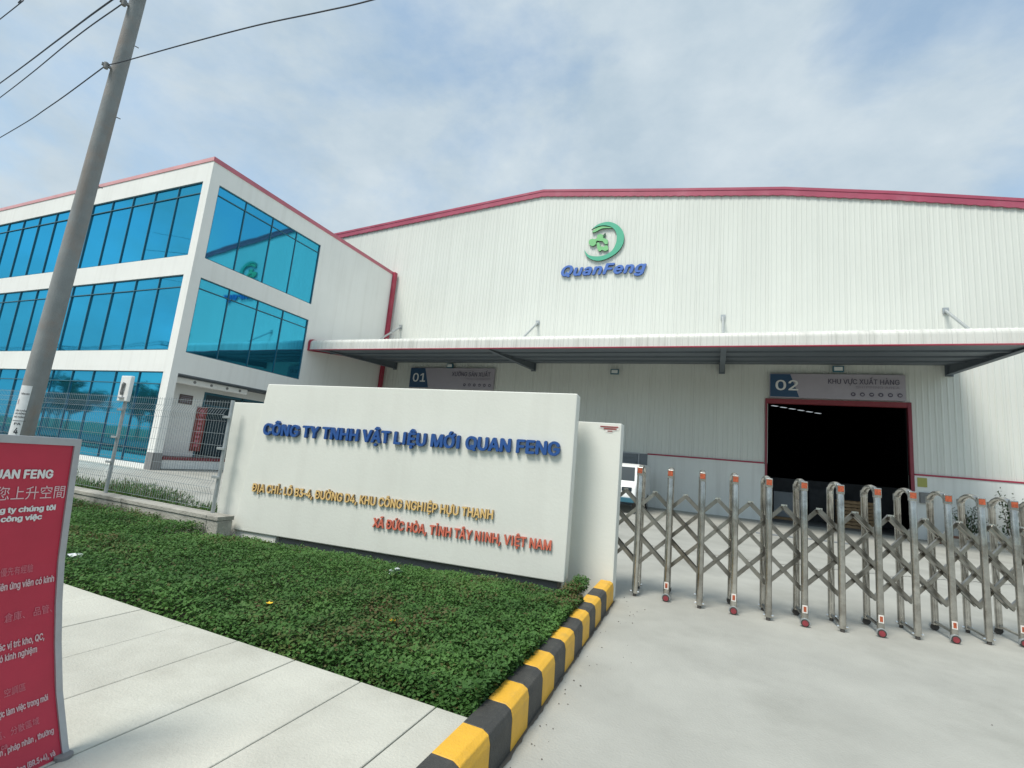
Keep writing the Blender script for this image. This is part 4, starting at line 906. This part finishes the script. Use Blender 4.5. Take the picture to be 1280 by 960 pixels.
b = MB(); b.box((2.5, 25.7, 0.12), (3.7, 26.7, 1.25)); b.obj('crate_body', 'shutter', t, bevel=0.03)
b = MB(); b.box((2.45, 25.65, 0.005), (3.75, 26.75, 0.118)); b.obj('crate_base', 'pallet', t)
# grey shutter beside the van
b = MB(); b.box((-6.4, YW - 0.02, 0.0), (SHX, YW + 0.05, ZS + 0.0)); sh = b.obj('shutter_door', 'shutter', wh)
for i in range(12):
    q = MB(); q.box((-6.3, YW - 0.05, 0.1 + i * 0.19), (SHX - 0.45, YW - 0.022, 0.26 + i * 0.19)); link('slat', q.mesh('slat', 'shutter', bevel=0.006, seg=1), sh)
q = MB(); q.box((-6.4, YW - 0.10, ZS - 0.04), (SHX - 0.35, YW - 0.055, ZS + 0.02)); q.box((SHX - 0.42, YW - 0.12, 0), (SHX - 0.36, YW - 0.056, ZS - 0.045)); link('shutter_rail', q.mesh('shutter_rail', 'alu'), sh)
# red downpipe on the inner corner
b = MB(); b.box((XC + 0.01, YW - 0.36, 7.05), (XC + 0.20, YW - 0.10, HO + 0.08)); b.obj('downpipe', 'red', wh, bevel=0.02)
b = MB(); b.box((XC + 0.02, YW - 0.34, 0.0), (XC + 0.20, YW - 0.10, 6.6)); b.obj('downpipe', 'red', wh, bevel=0.02)
# canopy
KX0, KX1, KY = XC + 0.12, 8.45, 17.54
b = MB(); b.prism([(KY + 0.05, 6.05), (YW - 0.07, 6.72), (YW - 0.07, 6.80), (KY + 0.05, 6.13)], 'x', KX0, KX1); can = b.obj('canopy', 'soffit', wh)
def cprof():
    P_ = [(KY - 0.02, 6.055), (KY - 0.02, 6.36)]
    for a in (15, 35, 55, 75, 90): P_.append((KY - 0.02 + 0.20 * (1 - math.cos(math.radians(a))), 6.36 + 0.20 * math.sin(math.radians(a))))
    P_.append((YW - 0.06, 7.12)); return P_
CP = cprof()
xx = KX0
while xx < KX1 - 0.01:
    x2 = min(xx + 1.0, KX1); q = MB(); n = max(1, round((x2 - xx) / 0.2)); st = (x2 - xx) / n; prof = [(xx + 0.002, 0)]
    for i in range(n):
        c = xx + st * (i + 0.5); prof += [(c - 0.024, 0), (c - 0.010, 0.013), (c + 0.010, 0.013), (c + 0.024, 0)]
    prof.append((x2 - 0.002, 0)); m_ = len(CP)
    for (px_, h_) in prof:
        for j, (cy, cz) in enumerate(CP):
            a = CP[max(0, j - 1)]; c2 = CP[min(m_ - 1, j + 1)]; t = Vector((c2[0] - a[0], c2[1] - a[1])).normalized(); q.v.append((px_, cy - t.y * h_, cz + t.x * h_))
    for i in range(len(prof) - 1):
        for j in range(m_ - 1): q.f.append((i * m_ + j, (i + 1) * m_ + j, (i + 1) * m_ + j + 1, i * m_ + j + 1)); q.mi.append(0)
    link('canopy_sheet', q.mesh('canopy_sheet', 'canopyw', fix=False), can); xx = x2
q = MB(); q.box((KX0, KY - 0.055, 6.015), (KX1, KY + 0.048, 6.05)); link('drip_edge', q.mesh('drip_edge', 'red', bevel=0.004, seg=1), can)
for xe in (KX0 - 0.1, KX1 + 0.0):
    q = MB(); q.prism([(KY - 0.06, 5.99)] + [(a - 0.05, c + 0.04) for a, c in CP[1:-1]] + [(YW - 0.06, 7.17), (YW - 0.06, 6.75), (KY + 0.3, 6.02)], 'x', xe, xe + 0.098); link('end_trim', q.mesh('end_trim', 'red'), can)
for bx in (-17.9, -8.98, 0.18, 8.3):
    q = MB(); q.prism([(KY + 0.1, 6.04), (YW - 0.07, 6.36), (YW - 0.07, 6.715), (KY + 0.1, 6.052)], 'x', bx - 0.02, bx + 0.02)
    q.bar((bx, KY + 0.1, 6.035), (bx, YW - 0.07, 6.352), 0.2, 0.016); q.box((bx - 0.13, YW - 0.068, 6.28), (bx + 0.13, YW - 0.045, 6.75)); link('bracket', q.mesh('bracket', 'soffit', fix=False), can)
    q = MB(); tx = bx; q.tube([(tx, YW - 0.06, 8.95), (tx, 20.6, 6.9)], 0.055, n=8); q.box((tx - 0.1, YW - 0.07, 8.82), (tx + 0.1, YW - 0.035, 9.08)); link('tie_rod', q.mesh('tie_rod', 'zinc', smooth=True), can)
for i in range(14):                                                          # purlins crossing the soffit
    pass
for py_ in (18.9, 20.4, 21.9):
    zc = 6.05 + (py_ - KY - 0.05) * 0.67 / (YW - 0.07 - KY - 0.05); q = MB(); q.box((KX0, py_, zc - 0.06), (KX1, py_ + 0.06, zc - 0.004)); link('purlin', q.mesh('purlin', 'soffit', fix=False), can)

# logo on the gable
lg = thing('wall_logo', 'green crescent emblem above blue raised company name on the warehouse gable', 'logo', (-5.7, 23.4, 12.8))
yl = YW - 0.035
def logo_shape(pts, m_, nm, th=0.09, y=yl):
    q = MB(); q.prism(pts, 'y', y - th, y - 0.0, 0); me = q.mesh(nm, [m_, 'greens'])
    for p in me.polygons: p.material_index = 0 if p.normal.y < -0.9 else 1
    link(nm, me, lg)
def bez(P_, n=10):
    out = []; m_ = len(P_)
    for i in range(m_):
        a, b_, c, d = [Vector(P_[(i + k) % m_]) for k in (-1, 0, 1, 2)]
        for s_ in range(n): t = s_ / n; out.append(tuple(0.5 * ((2 * b_) + (c - a) * t + (2 * a - 5 * b_ + 4 * c - d) * t * t + (3 * b_ - a - 3 * c + d) * t ** 3)))
    return out
def open_cr(P_, n=8):
    P2 = [Vector(P_[0]) * 2 - Vector(P_[1])] + [Vector(p) for p in P_] + [Vector(P_[-1]) * 2 - Vector(P_[-2])]; out = []
    for i in range(1, len(P2) - 2):
        for s_ in range(n):
            t = s_ / n; a, b_, c, d = P2[i - 1], P2[i], P2[i + 1], P2[i + 2]; out.append(tuple(0.5 * ((2 * b_) + (c - a) * t + (2 * a - 5 * b_ + 4 * c - d) * t * t + (3 * b_ - a - 3 * c + d) * t ** 3)))
    out.append(tuple(P2[-2])); return out
# crop pixels of the emblem (10.67 per photograph pixel) to wall metres
def LM(a, c):
    d = FX + RX * (695 + a / 10.667 - 640) / FPX - UX * (265 + c / 10.667 - 480) / FPX; t = (yl - 0.09) / d.y; return (d.x * t, 1.5 + d.z * t)
outer = open_cr([LM(*p) for p in ((472, 235), (560, 165), (690, 130), (800, 160), (880, 235), (907, 320), (890, 430), (820, 530), (710, 605), (600, 645), (520, 645), (440, 615), (395, 565), (376, 505))])
inner = open_cr([LM(*p) for p in ((376, 505), (430, 568), (510, 590), (610, 585), (700, 550), (760, 495), (800, 410), (810, 320), (790, 250), (740, 200), (660, 178), (580, 185), (520, 208), (472, 235))])
oc = outer + inner[1:-1]
def tri_shape(A, B, m_, nm, th=0.09, y=yl):
    """shape between two outlines with the same ends (robust for crescents)"""
    n = 60
    def res(P_):
        P_ = [Vector(p) for p in P_]; L_ = [0]
        for a, c in zip(P_[:-1], P_[1:]): L_.append(L_[-1] + (c - a).length)
        out = []; j = 0
        for i in range(n + 1):
            s_ = L_[-1] * i / n
            while j < len(P_) - 2 and L_[j + 1] < s_: j += 1
            f = (s_ - L_[j]) / max(1e-9, L_[j + 1] - L_[j]); out.append(P_[j].lerp(P_[j + 1], min(1, f)))
        return out
    A = res(A); B = res(B); q = MB()
    for i in range(n):
        a0, a1, b0, b1 = A[i], A[i + 1], B[i], B[i + 1]; yf_ = y - th
        q.poly([(a0.x, yf_, a0.y), (a1.x, yf_, a1.y), (b1.x, yf_, b1.y), (b0.x, yf_, b0.y)], 0)
        q.poly([(a0.x, yf_, a0.y), (a0.x, y, a0.y), (a1.x, y, a1.y), (a1.x, yf_, a1.y)], 1); q.poly([(b0.x, yf_, b0.y), (b1.x, yf_, b1.y), (b1.x, y, b1.y), (b0.x, y, b0.y)], 1)
    link(nm, q.mesh(nm, [m_, 'greens'], fix=False), lg)
tri_shape(outer, list(reversed(inner)), 'green', 'crescent')
tri_shape(open_cr([LM(*p) for p in ((480, 262), (540, 215), (620, 192), (740, 205))]), open_cr([LM(*p) for p in ((488, 272), (530, 262), (620, 218), (740, 212))]), 'lgreen', 'inner_arc')
def blob(c, rx, ry, n=18): return [LM(c[0] + rx * math.cos(2 * math.pi * i / n), c[1] + ry * math.sin(2 * math.pi * i / n)) for i in range(n)]
logo_shape(blob((485, 405), 50, 48), 'lgreen', 'emblem_disc')
logo_shape([LM(*p) for p in ((500, 368), (545, 345), (550, 305), (590, 290), (625, 300), (628, 340), (690, 370), (690, 425), (655, 428), (620, 385), (545, 380), (520, 415))], 'lgreen', 'emblem_figure', th=0.075)
logo_shape([LM(*p) for p in ((620, 320), (640, 285), (662, 278), (655, 312), (630, 335))], 'greens', 'emblem_leaf', th=0.06)
logo_shape([LM(*p) for p in ((540, 412), (565, 400), (590, 430), (590, 455), (640, 462), (655, 440), (690, 450), (698, 500), (655, 520), (610, 500), (590, 522), (570, 520), (548, 480))], 'lgreen', 'emblem_figure', th=0.075)
tl_, tr__ = LM(60, 872), LM(1195, 835)
slp = (tr__[1] - tl_[1]) / (tr__[0] - tl_[0])
place_text('QuanFeng', lambda a, c, w_: Vector((tl_[0] + a, yl - w_, tl_[1] + 0.06 + a * slp * 0.55 + c)), 0.60, tr__[0] - tl_[0] + 0.02, 'logoblue', 'blues', lg, bold=0.035, extrude=0.09, shear=0.28, space=1.08)

# numbered boards over the doors
def board(x0, x1, z0, z1, num, title, sub, label, cut):
    t = thing('door_sign_board', label, 'sign', ((x0 + x1) / 2, YW - 0.1, z0), 'numbered sign boards over the loading doors'); yb_2 = YW - 0.20
    b = MB(); b.box((x0, yb_2, z0), (x1, YW - 0.04, z1)); b.obj('board', 'mauve', t, bevel=0.01, seg=1)
    b = MB(); b.prism([(x0 + 0.02, z0 + 0.03), (x0 + cut + 0.33, z0 + 0.03), (x0 + cut, z1 - 0.03), (x0 + 0.02, z1 - 0.03)], 'y', yb_2 - 0.012, yb_2 - 0.003); b.obj('number_field', 'navy', t)
    hh = z1 - z0; L = lambda ox, oz: (lambda a, c, w_: Vector((ox + a, yb_2 - 0.016 - w_, oz + c)))
    place_text(num, L(x0 + 0.22, z0 + hh * 0.30), hh * 0.42, 0.86, 'white', None, t, name='number', bold=0.015)
    place_text(title, L(x1 - 2.62, z0 + hh * 0.60), hh * 0.20, 2.42, 'ink', None, t, name='title', bold=0.012, split=False)
    place_text(sub, L(x1 - 1.65, z0 + hh * 0.44), hh * 0.09, 1.45, 'dim', None, t, name='subtitle', split=False)
    for i in range(6):
        b = MB(); c = (x1 - 1.75 + i * 0.31, z0 + hh * 0.20); n = 12; b.prism([(c[0] + 0.085 * math.cos(2 * math.pi * k_ / n), c[1] + 0.085 * math.sin(2 * math.pi * k_ / n)) for k_ in range(n)], 'y', yb_2 - 0.016, yb_2 - 0.011); b.obj('pictogram', 'ink', t)
        b = MB(); b.box((c[0] - 0.04, yb_2 - 0.020, c[1] - 0.02 - 0.02 * (i % 2)), (c[0] + 0.03 + 0.01 * (i % 3), yb_2 - 0.0165, c[1] + 0.03)); b.obj('pictogram_mark', 'mauve', t)
board(2.10, 6.88, 5.25, 6.30, '02', 'KHU VỰC XUẤT HÀNG', 'SHIPPING AREA', 'grey and navy board numbered 02 over the open dark doorway', 0.78)
board(-16.64, -11.20, 5.20, 6.40, '01', 'XƯỞNG SẢN XUẤT', 'PRODUCTION WORKSHOP', 'grey and navy board numbered 01 behind the top of the sign wall', 1.0)
for (lx, lz, lab) in ((-13.97, 6.50, 'small floodlight over the left sign board that the wall sign half hides'), (-4.64, 6.27, 'small floodlight on the cladding midway between the two numbered boards'), (4.61, 6.50, 'small floodlight over the open dark doorway')):
    t = thing('floodlight', lab, 'floodlight', (lx, YW - 0.2, lz), 'floodlights under the canopy')
    b = MB(); b.box((lx - 0.2, YW - 0.32, lz - 0.13), (lx + 0.2, YW - 0.22, lz + 0.13)); b.obj('housing', 'frame', t, bevel=0.01)
    b = MB(); b.box((lx - 0.15, YW - 0.33, lz - 0.08), (lx + 0.15, YW - 0.322, lz + 0.08)); b.obj('lens', 'lampw', t)
    b = MB(); b.box((lx - 0.03, YW - 0.22, lz - 0.03), (lx + 0.03, YW - 0.03, lz + 0.03)); b.obj('arm', 'frame', t)
t = thing('notice_plate', 'small yellow-green notice on the white wall right of the dark doorway', 'notice', (7.3, YW - 0.06, 2.1))
b = MB(); b.box((7.16, YW - 0.075, 1.95), (7.46, YW - 0.063, 2.3)); b.obj('plate', 'ygreen', t)
t = thing('switch_box', 'small grey switch box below the yellow-green notice', 'box', (7.35, YW - 0.06, 1.5))
b = MB(); b.box((7.2, YW - 0.18, 1.35), (7.55, YW - 0.063, 1.75)); b.obj('case', 'greyb', t, bevel=0.01); b = MB(); b.box((7.34, YW - 0.19, 1.5), (7.4, YW - 0.183, 1.6)); b.obj('latch', 'zinc', t)

# planting against the wall at right
M['brick'] = mat('old_brick', (0.20, 0.09, 0.06), 0.9, var=0.3, vscale=6)
t = thing('wall_planter', 'concrete-edged planter against the warehouse wall right of the doorway', 'planter', (11, 22.8, 0))
for i in range(9):
    b = MB(); b.box((7.5 + i * 0.9 + 0.004, 22.1, 0), (8.4 + i * 0.9 - 0.004, 22.25, 0.24)); b.obj('edging_block', 'oldconc', t, bevel=0.01)
b = MB(); b.box((7.5, 22.25, 0), (15.6, 23.42, 0.16)); b.obj('soil', 'soil', t)
b = MB(); b.box((7.3, 22.3, 0.0), (8.2, 22.9, 0.3)); o = b.obj('brick_stack', 'brick', None, bevel=0.01); tag(o, 'low pile of red bricks at the left end of the wall planter', 'bricks')
def shrub(x, y, h, r, lab, seed, n=650):
    t = thing('shrub', lab, 'shrub', (x, y, 0.15), 'shrubs in the planter by the warehouse wall'); R = random.Random(seed); rg = np.random.default_rng(seed)
    b = MB(); tips = []
    for k_ in range(9):
        a = R.uniform(0, 6.28); q = R.uniform(0.1, r); tip = Vector((x + q * math.cos(a), y + q * math.sin(a) * 0.6, 0.15 + h * R.uniform(0.55, 1))); b.tube([(x, y, 0.13), Vector((x, y, 0.15)).lerp(tip, .5) + Vector((0, 0, .08)), tip], [0.014, 0.009, 0.004], n=5); tips.append(tip)
    b.obj('stems', 'bark', t)
    P_ = []
    for k_ in range(n):
        tp = tips[k_ % len(tips)]; f = R.uniform(0.3, 1.05); c = Vector((x, y, 0.15)).lerp(tp, f); P_.append((c.x + R.gauss(0, 0.07 + .05 * (1 - f)), c.y + R.gauss(0, 0.07), max(0.18, c.z + R.gauss(0, 0.05))))
    me = leafquads('leaves', np.array(P_), 0.11, rg.uniform(0, .8, n), (rg.uniform(0, 1, n) < 0.1) * .6, 'treeleaf', up=0.7, aspect=0.42); link('leaves', me, t)
shrub(8.35, 22.7, 1.25, 0.6, 'loose low shrub nearest the doorway in the wall planter', 3); shrub(9.5, 22.7, 1.95, 0.65, 'tallest shrub of the wall planter with upright leafy shoots', 4, 800)
shrub(10.6, 22.8, 1.05, 0.5, 'small bushy shrub right of the tallest one in the wall planter', 5); shrub(11.6, 22.8, 0.8, 0.5, 'low shrub at the right end of the wall planter', 6)
b = MB(); b.box((1.2, 17.1, 0.003), (2.35, 17.35, 0.02)); b.box((2.5, 17.3, 0.003), (3.9, 17.55, 0.02))
o = b.obj('drain_cover', 'shutter'); tag(o, 'dark metal drain covers in the yard floor before the open doorway', 'drain cover')

# ------------------------------------------------------------------ parked van
van = thing('white_van', 'white van parked facing the gate behind the sign wall', 'van', (-3.7, 19.2, 0))
vx0, vx1, vy = -4.42, -2.64, 18.3
sect = [(vy, 0.45), (vy - 0.04, 0.62), (vy + 0.02, 0.98), (vy + 0.28, 1.14), (vy + 0.5, 1.72), (vy + 0.8, 1.82), (vy + 4.1, 1.86), (vy + 4.25, 1.7), (vy + 4.3, 0.45)]
b = MB(); b.prism(sect, 'x', vx0, vx1); vb = b.obj('body', 'vanw', van, bevel=0.07, seg=3, smooth=True)
def onscr(u, t): return Vector((vx0 + u, vy + 0.28 + 0.22 * t - 0.012, 1.14 + 0.58 * t + 0.006))
b = MB(); P_ = [onscr(0.12, 0.06), onscr(1.67, 0.06), onscr(1.64, 0.93), onscr(0.16, 0.93)]; b.poly(P_); b.poly([p + Vector((0, 0.01, 0)) for p in reversed(P_)]); b.obj('windscreen', 'vang', van, fix=False)
for hx in (0.16, 1.27):
    b = MB(); b.box((vx0 + hx, vy - 0.035, 0.80), (vx0 + hx + 0.36, vy + 0.05, 0.95)); b.obj('headlight', 'vang', van, bevel=0.02)
b = MB(); b.box((vx0 + 0.55, vy - 0.045, 0.74), (vx0 + 1.24, vy + 0.02, 0.88)); b.obj('grille', 'frame', van, bevel=0.01)
b = MB(); b.box((vx0 + 0.05, vy - 0.06, 0.40), (vx1 - 0.05, vy + 0.06, 0.58)); b.obj('bumper', 'frame', van, bevel=0.02)
for wx in (vx0 + 0.1, vx1 - 0.1):
    for wy in (vy + 0.85, vy + 3.4):
        b = MB(); b.tube([(wx - 0.1, wy, 0.32), (wx + 0.1, wy, 0.32)], 0.32, n=20); b.tube([(wx - 0.105, wy, 0.32), (wx + 0.105, wy, 0.32)], 0.19, n=14, mi=1); b.obj('wheel', ['rubber', 'zinc'], van, smooth=True)
for s_, wx in ((-1, vx0), (1, vx1)):
    b = MB(); b.box((wx + s_ * 0.02, vy + 0.45, 1.18), (wx + s_ * 0.2, vy + 0.55, 1.38)); b.obj('wing_mirror', 'frame', van, bevel=0.02)

# ------------------------------------------------------------------ across the street (for window reflections; trees also added to block low sky)
def tree_meshes(seed):
    R = np.random.default_rng(seed); H = 7.5; P_ = []
    blobs = [(R.normal(0, 1.3), R.normal(0, 1.3), R.uniform(3.2, 6.8), R.uniform(0.7, 1.3)) for _ in range(13)]
    for k_ in range(5200):
        c = blobs[k_ % 13]; v = R.normal(0, 1, 3); v /= np.linalg.norm(v); P_.append([c[0] + v[0] * c[3] * R.uniform(.5, 1.1), c[1] + v[1] * c[3] * R.uniform(.5, 1.1), c[2] + v[2] * c[3] * 0.8 * R.uniform(.5, 1.1)])
    P_ = np.array(P_); me = leafquads('crown', P_, 0.3, R.uniform(0, 1, len(P_)), (R.uniform(0, 1, len(P_)) < .05) * .6, 'treeleaf', up=0.8, aspect=0.5)
    b = MB(); b.tube([(0, 0, -0.1), (0.05, 0, 2), (0.1, 0.1, 4.5)], [0.2, 0.15, 0.08], n=8)
    for c in blobs[:7]: b.tube([(0.06, 0, 2.4), (c[0] * .5, c[1] * .5, (c[2] + 2.4) / 2), (c[0], c[1], c[2])], [0.08, 0.05, 0.02], n=5)
    return me, b.mesh('trunk', 'bark', smooth=True)
TM = [tree_meshes(s_) for s_ in (11, 12, 13)]
tr_x = [-44, -52, -57, -65, -71, -80, -86, -95, -104, -30, -18, 6, 20, 34, -37, -24, -11, -3, 13, 27, 42, 50, 60]  # later entries: unseen trees added to block low sky, darkening the canopy wall
for i, x in enumerate(tr_x):
    y_ = -17 - 3 * ((i * 7) % 3); t = thing('street_added_tree', 'added leafy tree across the road behind the camera', 'tree', (x, y_, -0.05), 'added trees across the road'); c_, tr_ = TM[i % 3]
    s_ = 0.8 + 0.12 * ((i * 5) % 4)
    for nm, me in (('crown', c_), ('trunk', tr_)): o = bpy.data.objects.new(nm, me); COL.objects.link(o); o.parent = t
    t.scale = (s_ * 1.15, s_ * 1.15, s_); t.rotation_euler = (0, 0, i * 1.3)
sp_mesh = None
pole_pts = [(-38, -14), (-62, -14), (-86, -14), (-110, -14)]
b = MB(); b.tube([(0, 0, -0.1), (0, 0, 12)], [0.22, 0.12], n=12); m1 = b.mesh('shaft', 'pole', smooth=True)
b = MB()
for z_ in (11.4, 10.4): b.box((-0.06, -1.6, z_), (0.06, 1.6, z_ + 0.14))
for y_ in (-1.5, -0.8, 0.8, 1.5): b.tube([(0, y_, 11.5), (0, y_, 11.9)], 0.06, n=6)
m2 = b.mesh('crossarm', 'frame'); b = MB(); b.box((-0.9, -0.5, 8.2), (0.9, 0.5, 9.6)); b.tube([(-0.5, 0, 9.6), (-0.5, 0, 10.1)], .08, n=6); b.tube([(0.5, 0, 9.6), (0.5, 0, 10.1)], .08, n=6); m3 = b.mesh('transformer', 'greyb')
for i, (x, y_) in enumerate(pole_pts):
    t = thing('street_pole', 'concrete power pole with crossarms across the road behind the camera', 'utility pole', (x, y_, 0), 'power poles across the road')
    for nm, me in (('shaft', m1), ('crossarm', m2)) + ((('transformer', m3),) if i == 1 else ()): o = bpy.data.objects.new(nm, me); COL.objects.link(o); o.parent = t
for y_, z_ in ((-15.5, 11.9), (-14.8, 11.9), (-13.2, 11.9), (-12.5, 11.9), (-14, 9.6), (-13.9, 9.2)):
    pts = []
    xs_ = [-134, -110, -86, -62, -38, -14, 10, 34]
    for a, c in zip(xs_[:-1], xs_[1:]):
        for k_ in range(8): f = k_ / 8; pts.append((a + (c - a) * f, y_, z_ - 1.2 * 4 * f * (1 - f) * .5))
    b = MB(); b.tube(pts, 0.03, n=4); o = b.obj('power_line', 'cable'); tag(o, 'power line strung between the poles across the road', 'cable', 'power lines across the road')
for o in list(bpy.data.objects):
    if o.type == 'EMPTY' and o.name.startswith('street_') and o.parent is None: pass
